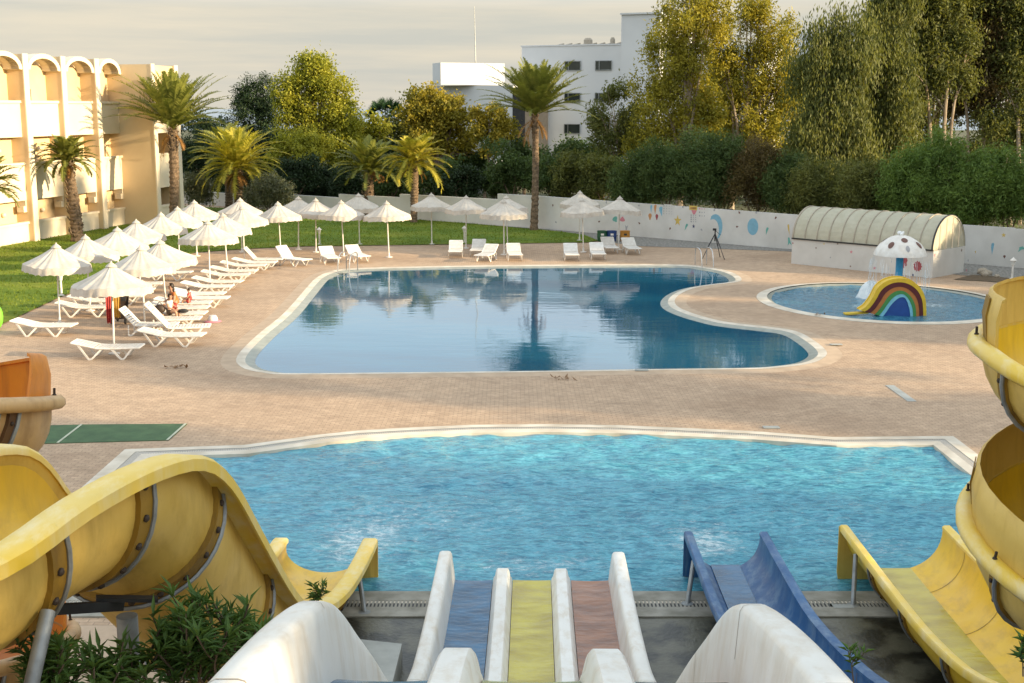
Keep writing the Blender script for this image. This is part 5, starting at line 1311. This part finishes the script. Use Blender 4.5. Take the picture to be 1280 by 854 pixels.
for i, (px, py, lab) in enumerate(umb):
    o = protos[i] if i < 3 else copy_tree(protos[i%3])
    p = P(px, py, 2.69); random.seed(i*7+1)
    o.location = (p.x, p.y, 0); o.rotation_euler = (random.uniform(-.045,.045), random.uniform(-.05,.04), random.uniform(0,6)); k_ = random.uniform(.96,1.04); o.scale = (k_, k_, 1)
    o['label'] = lab
# ---------------------------------------------------------------- loungers
def make_lounger(back):
    root = thing('sun_lounger', (0,0,0), 'x', 'sun lounger', 'white plastic sun loungers')
    mb = MB(); zs = .33
    side = [(-.30,zs+.0),(.0,zs-.015),(.5,zs-.01),(.93,zs+.0)]
    for s in (-1,1): mb.tube(crom([(x, s*.31, z) for x, z in side], 4), .028, 6)
    for x in (-.3,.93): mb.tube([(x,-.31,zs),(x,.31,zs)], .026, 6)
    for i in range(13):
        x = -.24+i*.095; mb.box((x,0,zs+.008),(.072,.6,.016))
    mb.build('seat', 'plastic_white', root, local=True)
    mb = MB(); hinge = Vector((-.32,0,zs+.01)); d = Vector((-math.cos(back),0,math.sin(back))); nn = Vector((math.sin(back),0,math.cos(back)))
    Lb = .66
    for s in (-1,1): mb.tube([hinge+Vector((0,s*.31,0)), hinge+d*Lb+Vector((0,s*.31,0))], .027, 6)
    mb.tube([hinge+d*Lb+Vector((0,-.31,0)), hinge+d*Lb+Vector((0,.31,0))], .03, 6)
    for i in range(7): mb.box(hinge+d*(.06+i*.09)+nn*.012, (.072,.6,.016), axes=(d,Vector((0,1,0)),nn))
    mb.build('backrest', 'plastic_white', root, local=True)
    for s in (-1,1):
        for x0, x1, x2 in ((-.78 if back < .5 else -.5,-.45,-.12),(.12,.45,.72)):
            z0 = zs+.01+(math.sin(back)*.4 if (x0 < -.4 and back < .5) else 0)
            mb = MB(); pts = [(x0,s*.30,z0),(x1-.05,s*.33,.03),(x1,s*.33,.018),(x1+.05,s*.33,.03),(x2,s*.30,zs-.02)]
            for a, b in zip(pts, pts[1:]): mb.bar(a, b, .035, .05)
            mb.build('leg', 'plastic_white', root, local=True)
    return root
lf = make_lounger(.22); lr = make_lounger(.85); lm = make_lounger(.52)
used = {}
LG = [ # photo x, y of the bed's middle, heading of the foot end, raised back, label
 (136,433,0,0,'white lounger nearest the camera, alone under the nearest umbrella'),(56,406,0,0,'white lounger alone at the corner of the lawn, farthest left'),
 (108,383,0,0,'white lounger at the lawn edge, front one of a close pair on the left'),(122,375,0,0,'white lounger at the lawn edge, rear one of a close pair on the left'),
 (184,405,.05,1,'white lounger with raised back next to the black pushchair'),(216,418,-.05,0,'white lounger in front of the family, nearest the water side'),
 (224,408,.12,1,'white lounger with raised back directly in front of the seated child'),(214,398,.1,1,'white lounger with patterned raised back beside the dark bag'),
 (222,391,.05,0,'white lounger the woman and child in white sit on'),(226,384,.03,0,'white lounger directly behind the seated woman'),(230,378,.02,0,'white lounger carrying the small child in red'),
 (253,372,0,0,'white lounger right of the child in red, in the long side-on row'),(249,366.5,0,0,'white lounger second from the family in the long side-on row'),
 (260,357.5,0,0,'white lounger under the shaded umbrella, front of two'),(273,351.5,0,0,'white lounger under the shaded umbrella, rear of two'),
 (283,343,0,0,'white lounger fifth from the family in the long side-on row'),(293,338,0,0,'white lounger sixth from the family in the long side-on row'),
 (305,331.5,0,0,'white lounger seventh from the family in the long side-on row'),(319,327.5,0,0,'white lounger eighth from the family, near the end of the side-on row'),
 (328,323.5,0,1,'white lounger with raised back at the far end of the side-on row'),(366,323,-.7,1,'white lounger turned towards the pool below the olive bush umbrella'),
 (211,340,0,0,'white lounger half hidden behind the umbrellas, farthest of that back row'),(173,354,0,0,'white lounger half hidden behind the umbrellas, second of that back row'),
 (160,362,0,0,'white lounger half hidden behind the umbrellas, third of that back row'),(148,369,0,0,'white lounger half hidden behind the nearest umbrella and pushchair'),
 (412,320,-1.2,2,'white lounger facing the pool left of the pair by the ladder'),(447,318,-1.15,2,'white lounger facing the pool directly behind the left pool ladder'),
 (569.5,312,-1.57,2,'white lounger left of the second garden lamp, foot towards the pool'),(597.5,310.5,-1.57,2,'white lounger right of the second garden lamp, set back from its neighbour'),
 (608,317,-1.85,2,'white lounger slightly turned, in front of the set back one'),(643,316,-1.5,2,'white lounger just right of the paired umbrella poles'),
 (714,316,-1.5,2,'white lounger left of the front umbrella pole right of the big palm'),(747,315,-1.5,2,'white lounger right of that umbrella pole, in front of the blue barrel'),
 (762,307.5,-1.5,2,'white lounger directly in front of the green and blue barrels'),(789,308.5,-1.45,2,'white lounger in front of the orange barrel, farthest right')]
for i, (px, py, rz, raised, lab) in enumerate(LG):
    src_ = (lf, lr, lm)[raised]
    o = src_ if src_.name not in used else copy_tree(src_)
    used[src_.name] = 1
    p = P(px, py, .33); o.location = (p.x, p.y, 0.0 if p.y < 60 else 0.0); random.seed(i); o.rotation_euler = (0,0,rz+random.uniform(-.06,.06)); o['label'] = lab
# ---------------------------------------------------------------- people
def body(name, parent, joints, edges, m, loc, lv=2):
    me = bpy.data.meshes.new(name); me.from_pydata([Vector(j[0]) for j in joints], edges, []); me.materials.append(M[m])
    o = bpy.data.objects.new(name, me); C.objects.link(o); o.parent = parent
    sk = o.modifiers.new('Skin','SKIN'); 
    if not me.skin_vertices: me.skin_vertices.new()
    for i, j in enumerate(joints):
        r = j[1]; me.skin_vertices[0].data[i].radius = (r, r) if not isinstance(r, tuple) else r
    me.skin_vertices[0].data[0].use_root = True
    sb = o.modifiers.new('Sub','SUBSURF'); sb.levels = lv; sb.render_levels = lv
    return o
def person(loc, rz, label, group, sc, shirt, skirt, hairlen, lean=.1, arms=((.30,.12,.30),(.30,-.12,.30)), knees=.85):
    """seated figure; local +x is where it faces; origin on the seat under the hips"""
    root = thing('person', loc, label, 'person', group, rz); root.scale = (sc,)*3
    L = math.sin(lean)
    J = [((0,0,.10),(.12,.155)),((.02+L*.2,0,.28),(.095,.135)),((.02+L*.4,0,.46),(.105,.16)),((L*.5,0,.545),(.055,.06)),((L*.55+.02,0,.62),(.052,.055)),((L*.6+.03,0,.70),(.085,.078)),((L*.6+.025,0,.79),(.08,.075)),
         ((.0+L*.45,.17,.51),.052),((.06+L*.4,.225,.30),.042),((arms[0][0],arms[0][1]+.08,arms[0][2]-.06),.033),((arms[0][0]+.09,arms[0][1]+.04,arms[0][2]-.07),.03),
         ((.0+L*.45,-.17,.51),.052),((.06+L*.4,-.225,.30),.042),((arms[1][0],arms[1][1]-.08,arms[1][2]-.06),.033),((arms[1][0]+.09,arms[1][1]-.04,arms[1][2]-.07),.03),
         ((.10,.09,.085),.085),((.42,.12,.12),.065),((.46,.12,-.12),.05),((.44,.12,-.33),.036),((.55,.125,-.365),.03),
         ((.10,-.09,.085),.085),((.42,-.12,.12),.065),((.46,-.12,-.12),.05),((.44,-.12,-.33),.036),((.55,-.125,-.365),.03)]
    E = [(0,1),(1,2),(2,3),(3,4),(4,5),(5,6),(2,7),(7,8),(8,9),(9,10),(2,11),(11,12),(12,13),(13,14),(0,15),(15,16),(16,17),(17,18),(18,19),(0,20),(20,21),(21,22),(22,23),(23,24)]
    body('body', root, J, E, 'skin', loc)
    Js = [((0,0,.10),(.135,.17)),((.02+L*.2,0,.28),(.112,.152)),((.02+L*.4,0,.47),(.12,.165)),((.01+L*.5,0,.53),(.08,.10)),((.0+L*.45,.16,.52),.066),((.03+L*.42,.21,.42),.058),((.0+L*.45,-.16,.52),.066),((.03+L*.42,-.21,.42),.058)]
    body('shirt', root, Js, [(0,1),(1,2),(2,3),(2,4),(4,5),(2,6),(6,7)], shirt, loc)
    body('shorts', root, [((0,0,.09),(.13,.17)),((.10,.095,.09),.10),((.26,.11,.105),.092),((.10,-.095,.09),.10),((.26,-.11,.105),.092)], [(0,1),(1,2),(0,3),(3,4)], skirt, loc)
    mb = MB(); h = Vector((L*.6+.005,0,.765)); mb.ball(h, .1, 14, 10, (1.0,.92,1.02))
    if hairlen: mb.ball(h+Vector((-.05,0,-.12)), .08, 12, 8, (.7,1.0,1.6))
    mb.v = [(x,y,z) for x,y,z in mb.v]; o = mb.build('hair', 'hair', root, local=True, smooth=True)
    # keep the face clear: drop hair in front
    bm = bmesh.new(); bm.from_mesh(o.data); bmesh.ops.delete(bm, geom=[v for v in bm.verts if v.co.x > h.x+.045 and v.co.z < h.z+.045], context='VERTS'); bm.to_mesh(o.data); bm.free()
    mb = MB(); f = Vector((L*.6+.11,0,.735))
    for s in (-1,1): mb.ball(f+Vector((-.012,s*.03,.012)), .011, 6, 4)
    mb.build('eyes', 'black', root, local=True, smooth=True)
    mb = MB(); mb.ball(f+Vector((.004,0,-.012)), .016, 7, 5, (.9,.8,1.4)); mb.ball(f+Vector((-.012,0,-.052)), .016, 7, 4, (.5,1.5,.5)); mb.build('nose_and_mouth', 'paint_pink' if False else 'skin', root, local=True, smooth=True)
    return root
pz = P(221,385,.36); person((pz.x,pz.y,.36), PI+.6, 'woman in an orange red top sitting on a lounger, facing the child in white', None, 1.0, 'cloth_orange', 'cloth_red', True, .25)
pz = P(210,392,.36); person((pz.x,pz.y,.36), -.2, 'dark haired child in a white shirt sitting before the woman', None, .78, 'cloth_white', 'bag', False, .2)
pz = P(238,378,.36); person((pz.x,pz.y,.36), PI, 'small child in red sitting on the lounger behind the woman', None, .6, 'cloth_red', 'cloth_red', False, .1)
# pushchair
p = P(152,404); pc = thing('pushchair', p, 'black folding pushchair with its hood up behind the nearest umbrella pole', 'pushchair')
mb = MB()
for s in (-1,1):
    mb.tube([p+Vector((s*.2,-.28,.12)), p+Vector((s*.2,.12,.55)), p+Vector((s*.19,.36,1.02))], .014, 6); mb.tube([p+Vector((s*.2,.3,.12)), p+Vector((s*.2,-.05,.5))], .014, 6)
mb.tube([p+Vector((-.19,.36,1.02)), p+Vector((.19,.36,1.02))], .018, 6); mb.build('frame', 'black', pc)
for s in (-1,1):
    for y in (-.28,.3):
        mb = MB(); c = p+Vector((s*.22,y,.11)); vs = []
        mb.tube([c+Vector((0,.075*math.cos(a),.075*math.sin(a))) for a in np.linspace(0,2*PI,15)], .028, 6, cap=False); mb.bar(c-Vector((0,.07,0)), c+Vector((0,.07,0)), .02); mb.bar(c-Vector((0,0,.07)), c+Vector((0,0,.07)), .02); mb.build('wheel', 'rubber', pc)
mb = MB(); mb.hexa([p+Vector(v) for v in ((-.19,-.2,.36),(.19,-.2,.36),(.19,.12,.33),(-.19,.12,.33),(-.19,-.2,.42),(.19,-.2,.42),(.19,.14,.40),(-.19,.14,.40))]); mb.hexa([p+Vector(v) for v in ((-.19,.1,.38),(.19,.1,.38),(.19,.15,.38),(-.19,.15,.38),(-.19,.27,.86),(.19,.27,.86),(.19,.32,.86),(-.19,.32,.86))]); mb.build('seat', 'bag', pc)
mb = MB(); K = 8
for j in range(K):
    a0, a1 = .1+j*.26, .1+(j+1)*.26
    f = lambda a, r: (.22-r*math.cos(a)*1.0, .72+r*math.sin(a)*.95)
    (y0,z0),(y1,z1_),(y2,z2_),(y3,z3) = f(a0,.34),f(a1,.34),f(a1,.30),f(a0,.30)
    mb.hexa([p+Vector((-.21,y3,z3)),p+Vector((.21,y3,z3)),p+Vector((.21,y2,z2_)),p+Vector((-.21,y2,z2_)),p+Vector((-.21,y0,z0)),p+Vector((.21,y0,z0)),p+Vector((.21,y1,z1_)),p+Vector((-.21,y1,z1_))])
mb.build('hood', 'black', pc); mb = MB(); mb.box(p+Vector((0,.05,.22)),(.34,.36,.14)); mb.build('basket', 'bag', pc)
# striped towel and bags
def cloth(name, m, c, w, h_, label, cat, rz=0, fold=.03, lean=0):
    mb = MB(); n = 16; r = 9; X_ = Vector((math.cos(rz),math.sin(rz),0)); Y_ = Vector((-math.sin(rz),math.cos(rz),0)); vs = []
    for sgn in (1,-1):
        for j in range(r+1):
            for i in range(n+1):
                u = i/n-.5; v = j/r; vs.append(c+X_*(u*w*(1-.15*v))+Vector((0,0,-v*h_*(1-.04*math.cos(i*2.1))))+Y_*(fold*math.sin(u*19+v*2)*(.3+v)+lean*v+sgn*.006))
    k = (n+1)*(r+1); fs = [(j*(n+1)+i,j*(n+1)+i+1,(j+1)*(n+1)+i+1,(j+1)*(n+1)+i) for j in range(r) for i in range(n)]
    fs += [tuple(k+q_ for q_ in f[::-1]) for f in fs]; mb.add(vs, fs)
    return tag(mb.build(name, m, loc=c, smooth=True, fixn=False), label, cat)
p = P(141,407); cloth('beach_towel','cloth_red',p+Vector((-.12,.1,.98)),.2,.92,'long red orange towel hanging by the nearest umbrella pole','towel',.1)
cloth('beach_towel','towel_yellow',p+Vector((.14,.12,1.0)),.24,.75,'golden yellow towel hanging between the umbrella pole and the pushchair','towel',-.1)
p = P(200,392,.38); mb = MB(); mb.ball(p+Vector((0,0,.15)), .17, 12, 8, (1.1,.7,.9)); mb.tube(crom([p+Vector((-.1,0,.25)),p+Vector((0,0,.38)),p+Vector((.1,0,.25))],4), .012, 6); tag(mb.build('beach_bag','bag',loc=p,smooth=True),'dark brown beach bag on the lounger behind the child in white','bag')
p = P(229,391,.38); mb = MB(); mb.ball(p+Vector((0,0,.06)), .14, 10, 7, (1.3,.9,.5)); tag(mb.build('folded_bag','black',loc=p,smooth=True),'small black bag lying by the feet of the seated woman','bag')
p = P(266,402.5); bg_ = thing('sun_hat', p, 'white sun hat with a reddish brim lying on the deck beside the loungers', 'hat')
mb = MB(); mb.lathe([(.17,.05),(.165,.14),(.11,.22),(0,.24)], p, 16, cap=False); mb.build('crown', 'cloth_white', bg_, smooth=True)
mb = MB(); mb.lathe([(.17,.05),(.29,.012),(.29,.02),(.17,.06)], p, 18, cap=False); mb.build('brim', 'paint_pink', bg_, smooth=True)
def litter(px, py, n_, s_, lab, sd, m='dry'):
    n_ = max(4, n_//2); s_ *= .8
    random.seed(sd); p = P(px,py); mb = MB()
    for k in range(n_):
        c = p+Vector((random.gauss(0,s_),random.gauss(0,s_*.6),.028+random.random()*.03)); d = Vector((random.uniform(-1,1),random.uniform(-1,1),random.uniform(-.3,.5))).normalized(); s2 = d.cross(Vector((0,0,1))).normalized(); l = random.uniform(.05,.11)
        mb.prism([c-d*l,c+s2*l*.4,c+d*l+Vector((0,0,.04)),c-s2*l*.4],(0,0,0),(0,0,.004))
    tag(mb.build('dry_leaves', m, loc=p), lab, 'leaves')
litter(222,460.5,26,.16,'clump of dry brown leaves on the deck left of the main pool corner',1); litter(702,475,20,.18,'scatter of dry leaves on the deck between the two pools',2)
litter(1022,394.5,10,.2,'few dark leaves on the pool coping right of the main pool inlet',3)
# ---------------------------------------------------------------- green mats with pale seams
mt = thing('deck_mat', P(150,541), 'long green carpet mat with pale seams lying on the deck beside the orange slide', 'mat')
poly = [P(*c) for c in ((20,533.5),(102,531.5),(234,530.5),(211,551),(78,554.5),(20,556))]
mb = MB(); mb.prism([Vector((v.x,v.y,.004)) for v in poly], (0,0,0), (0,0,.012)); mb.build('carpet', 'green_mat', mt)
for a, b in ((P(102,531.5),P(72,554.6)),(P(232,530.6),P(209,551.2))):
    mb = MB(); mb.bar(Vector((a.x,a.y,.021)), Vector((b.x,b.y,.021)), .05, .006); mb.build('seam', 'line_pale', mt)
# drain covers and little things on the deck
a, b = P(1112,482), P(1140,502)
mb = MB(); mb.bar(Vector((a.x,a.y,.006)), Vector((b.x,b.y,.006)), .22, .01); tag(mb.build('drain_cover','concrete_pale',loc=(a+b)/2), 'narrow pale drain strip set in the deck right of the main pool', 'drain cover')
for px, py, lab in ((1045,432,'small white skimmer lid beside the right tip of the main pool'),(802,464,'small pale skimmer lid at the near edge of the main pool'),(964,535,'small pale lid beside the far edge of the splash pool, right of centre'),(1054,760,'small white lid on the wet concrete beside the yellow slide')):
    p = P(px,py); mb = MB(); mb.box((p.x,p.y,.035 if py < 470 else .016),(.36,.2,.014)); mb.box((p.x,p.y,.045 if py < 470 else .026),(.28,.13,.006)); tag(mb.build('skimmer_lid','concrete_pale',loc=p), lab, 'lid')
# ---------------------------------------------------------------- pool ladders
def ladder(px, py, rz, label):
    p = P(px,py); root = thing('pool_ladder', p, label, 'ladder', 'steel pool ladders'); X_ = Vector((math.cos(rz),math.sin(rz),0)); Y_ = Vector((math.sin(rz),-math.cos(rz),0))
    for s in (-1,1):
        c = p+X_*.27*s; mb = MB()
        mb.tube(crom([c+Vector((0,0,0)), c+Vector((0,0,.62)), c+Y_*.12+Vector((0,0,.80)), c+Y_*.55+Vector((0,0,.78)), c+Y_*.78+Vector((0,0,.55)), c+Y_*.92+Vector((0,0,-.1)), c+Y_*1.0+Vector((0,0,-.6))],5), .024, 8); mb.build('handrail', 'steel', root, smooth=True)
    for k in range(2):
        mb = MB(); c = p+Y_*(.95)+Vector((0,0,-.02-.28*k)); mb.bar(c-X_*.27, c+X_*.27, .09, .025); mb.build('tread', 'steel', root)
ladder(876,331.5,.2,'steel pool ladder at the far right end of the main pool'); ladder(440,337.8,-.3,'steel pool ladder at the far left corner of the main pool')
# ---------------------------------------------------------------- garden lamps
def lamp(px, py, label):
    p = P(px,py); root = thing('garden_lamp', p, label, 'lamp', 'white garden lamps')
    mb = MB(); mb.lathe([(.11,0),(.11,.03),(.045,.06),(.04,.58),(.07,.60),(.07,.62),(0,.62)], p, 12, cap=False); mb.build('post', 'plastic_white', root, smooth=True)
    mb = MB(); mb.lathe([(.065,.621),(.10,.78),(.0,.78)], p, 8, cap=False); mb.build('lantern', 'lamp_glass', root)
    mb = MB(); mb.lathe([(.14,.781),(.13,.80),(.05,.87),(.02,.90),(0,.93)], p, 12); mb.build('cap', 'plastic_white', root, smooth=True)
lamp(399.5,306,'white garden lamp on the lawn left of the pool ladder umbrella'); lamp(580.5,304,'white garden lamp at the lawn edge behind the centre loungers'); lamp(77,370,'white garden lamp at the lawn edge under the farthest left umbrella'); lamp(1265,349,'white garden lamp on the soil right of the pump house')
# ---------------------------------------------------------------- barrels
for px, m, lab in ((752.5,'green_barrel','green rubbish barrel, left one of three by the wall'),(764.5,'blue_barrel','blue rubbish barrel, middle one of three by the wall'),(781,'orange_barrel','orange rubbish barrel, right one of three by the wall')):
    p = P(px,302); root = thing('rubbish_barrel', p, lab, 'barrel', 'rubbish barrels by the wall')
    mb = MB(); mb.lathe([(.20,0),(.23,.05),(.265,.25),(.275,.28),(.265,.31),(.26,.52),(.27,.56),(.235,.56),(.22,.12),(0,.12)], p, 20, cap=False); mb.build('drum', m, root, smooth=True)
    mb = MB()
    for a in np.linspace(0,2*PI,17)[:-1]: pass
    mb.tube([p+Vector((.27*math.cos(a),.27*math.sin(a),.56)) for a in np.linspace(0,2*PI,21)], .016, 6, cap=False); mb.build('rim', m, root, smooth=True)
    mb = MB(); mb.box(p+Vector((0,-.268,.40)),(.16,.012,.1)); mb.build('sticker', 'plastic_white' if m != 'orange_barrel' else 'black', root)
# ---------------------------------------------------------------- black tripod by the wall
t0 = P(893,321.5); tp = thing('tripod', t0, 'black tripod with folded head standing by the painted crescent', 'tripod')
hd_top = t0+Vector((0,0,1.18))
for px, py in ((878,323.5),(900,321.5),(905.5,324.5)):
    b = P(px,py); mb = MB(); mb.tube([hd_top-Vector((0,0,.06)), hd_top.lerp(b,.55)], .026, 7); mb.tube([hd_top.lerp(b,.5), b], .018, 7); mb.ball(b+Vector((0,0,.015)), .03, 7, 5); mb.build('leg', 'black', tp, smooth=True)
mb = MB(); mb.tube([hd_top-Vector((0,0,.42)), hd_top+Vector((0,0,.1))], .03, 8); mb.box(hd_top+Vector((-.03,0,.14)),(.16,.12,.10)); mb.tube([hd_top+Vector((0,0,.1)), hd_top+Vector((.25,-.1,-.12))], .012, 6); mb.build('head', 'black', tp)
# ---------------------------------------------------------------- toadstool fountain and rainbow slide in the round pool
fc = PD(1122,373,46.6); fc.z = -.2
tf = thing('toadstool_fountain', fc, 'white toadstool fountain with brown spots on a blue post, water dripping from its rim', 'fountain')
zr = 1.64
mb = MB(); mb.tube([fc, Vector((fc.x,fc.y,zr+.25))], .135, 18); mb.build('post', 'post_blue', tf, smooth=True)
mb = MB(); capp = [(0,zr-.01),(.88,zr-.01),(.96,zr+.0),(.95,zr+.06),(.88,zr+.22),(.75,zr+.40),(.56,zr+.56),(.34,zr+.68),(.16,zr+.73),(0,zr+.74)]
mb.lathe([(r,z) for r, z in capp], (fc.x,fc.y,0), 36, cap=False); cap = mb.build('cap', 'plastic_white', tf, smooth=True)
def capz(r):
    for (r0,z0),(r1,z1_) in zip(capp[3:],capp[4:]):
        if r1 <= r <= r0: f = (r0-r)/(r0-r1+1e-9); return z0+(z1_-z0)*f
    return zr
for az, r0, rr in ((-1.62,.50,.12),(-2.35,.72,.11),(-.78,.72,.11),(-1.55,.82,.075),(0.2,.6,.11),(1.4,.5,.11),(2.8,.6,.11)):
    mb = MB(); cx_, cy_ = r0*math.cos(az), r0*math.sin(az); vs = []
    ring_ = [(cx_+rr*f*math.cos(b), cy_+rr*f*math.sin(b)) for f in (0.02,.5,1) for b in np.linspace(0,2*PI,18,endpoint=False)]
    vs = [Vector((fc.x+x, fc.y+y, capz(min(.98,math.hypot(x,y)))+.012)) for x, y in ring_]; nn_ = 18
    mb.add(vs, [(i*nn_+k, i*nn_+(k+1)%nn_, (i+1)*nn_+(k+1)%nn_, (i+1)*nn_+k) for i in range(2) for k in range(nn_)]+[tuple(range(nn_))]); s_ = mb.build('spot', 'paint_grey' if rr < .09 else 'cap_spot', cap, smooth=True)
random.seed(5); mb = MB()
for k in range(80):
    a = random.uniform(0,2*PI); r0 = .95+random.uniform(0,.12); x, y = fc.x+r0*math.cos(a), fc.y+r0*math.sin(a); z = zr+random.uniform(-.1,.02); L_ = random.uniform(.15,.9)
    z = z-random.uniform(0,.9); zb = max(-.05, z-L_); ox, oy = math.cos(a)*.06, math.sin(a)*.06
    mb.tube([(x,y,z),(x+ox*.5,y+oy*.5,(z+zb)/2),(x+ox,y+oy,zb)], [.006,.009,.004], 4)
    if random.random() < .6: mb.ball((x+ox,y+oy,zb), random.uniform(.012,.022), 5, 4)
mb.build('dripping_water', 'spray_thin', tf)
mb = MB()
for k in range(16): 
    a = random.uniform(0,2*PI); r0 = random.uniform(0,.1); mb.ball((fc.x+r0*math.cos(a),fc.y+r0*math.sin(a),zr+.74+random.uniform(0,.12)), random.uniform(.03,.07), 7, 5)
mb.build('water_jet', 'spray', tf, smooth=True)
# white bell of water
wc = PD(1089,366,47.2); wc.z = -.06
random.seed(8); mb = MB(); n_ = 40; prof = [(.50,.0),(.45,.12),(.38,.30),(.30,.46),(.20,.57),(.10,.62),(.02,.63)]
for j, (r, z) in enumerate(prof):
    mb.v += [(wc.x+(r*(1+.13*math.sin(k*2.3)+.08*math.sin(k*5.1+j)))*math.cos(2*PI*k/n_), wc.y+r*math.sin(2*PI*k/n_), wc.z+z*(1+.05*math.sin(k*1.7+j*.6))) for k in range(n_)]
mb.f = [(j*n_+k, j*n_+(k+1)%n_, (j+1)*n_+(k+1)%n_, (j+1)*n_+k) for j in range(len(prof)-1) for k in range(n_)]+[tuple((len(prof)-1)*n_+k for k in range(n_))]
tag(mb.build('water_bell', 'spray', loc=wc, smooth=True), 'white bell of bubbling water in the round pool left of the rainbow slide', 'water jet')
# rainbow slide: nested bands, run-out to the left
zc_r = depth(391); 
inner = [(1103.5,396),(1108,390),(1113,382.5),(1118,377),(1124,372.5),(1130,371.8),(1133.5,376),(1136,383),(1137.5,390),(1138,396)]
outer = [(1075,388),(1082,383.5),(1090,373),(1097,360),(1107,352),(1120,348.2),(1135,349.5),(1149,358),(1156.5,373),(1158,396)]
root = thing('rainbow_slide', P(1118,393), 'small rainbow striped children slide standing in the round pool', 'water slide')
inn_ = crom([Vector((x,y,0)) for x, y in inner], 5); out_ = crom([Vector((x,y,0)) for x, y in outer], 5)
Yr = P(1118,393).y
def onplane(v, Y):
    r = PD(v.x, v.y, 1.0)-Vector((0,0,CAM_Z)); q_ = Vector((0,0,CAM_Z))+r*(Yr/r.y); return Vector((q_.x, Y, max(-.25,q_.z)))
bands = [(.0,.17,'rain_sky'),(.17,.36,'rain_green'),(.36,.56,'rain_orange'),(.56,.80,'rain_maroon'),(.80,1.0,'rain_yellow')]
for i, (t0_, t1_, m_) in enumerate(bands):
    a = [onplane(p_.lerp(q_,t0_), Yr) for p_, q_ in zip(inn_, out_)]; b = [onplane(p_.lerp(q_,t1_), Yr) for p_, q_ in zip(inn_, out_)]
    mb = MB(); dY = Vector((0,.42 if i == 4 else .40,0)); off = Vector((0,-.012*(i%2)-(.02 if i == 4 else 0),0))
    for j in range(len(a)-1):
        mb.hexa([a[j]+off,a[j+1]+off,a[j+1]+dY,a[j]+dY,b[j]+off,b[j+1]+off,b[j+1]+dY,b[j]+dY])
    o = mb.build('stripe', m_, root); o['label'] = m_.replace('rain_','')+' stripe'
a = [onplane(p_, Yr+.03) for p_ in inn_]; mb = MB(); mb.prism(a, (0,0,0), (0,.35,0)); mb.build('blue_panel', 'rain_blue', root)
b = [onplane(q_, Yr+.3) for q_ in out_]; mb = MB()
for j in range(len(b)-1):
    u0, u1 = b[j], b[j+1]; mb.hexa([u0+Vector((0,.02,-.02)),u1+Vector((0,.02,-.02)),u1+Vector((0,.10,-.02)),u0+Vector((0,.10,-.02)),u0+Vector((0,.02,.035)),u1+Vector((0,.02,.035)),u1+Vector((0,.10,.035)),u0+Vector((0,.10,.035))])
mb.build('side_rim', 'rain_yellow', root)
e0 = onplane(Vector((1058,386.5,0)), Yr+.35); e1 = onplane(Vector((1080,386,0)), Yr+.35); mb = MB(); mb.bar(Vector((e0.x,Yr+.25,-.02)), Vector((e1.x+.2,Yr+.25,.03)), .3, .05); mb.build('run_out', 'rain_yellow', root)
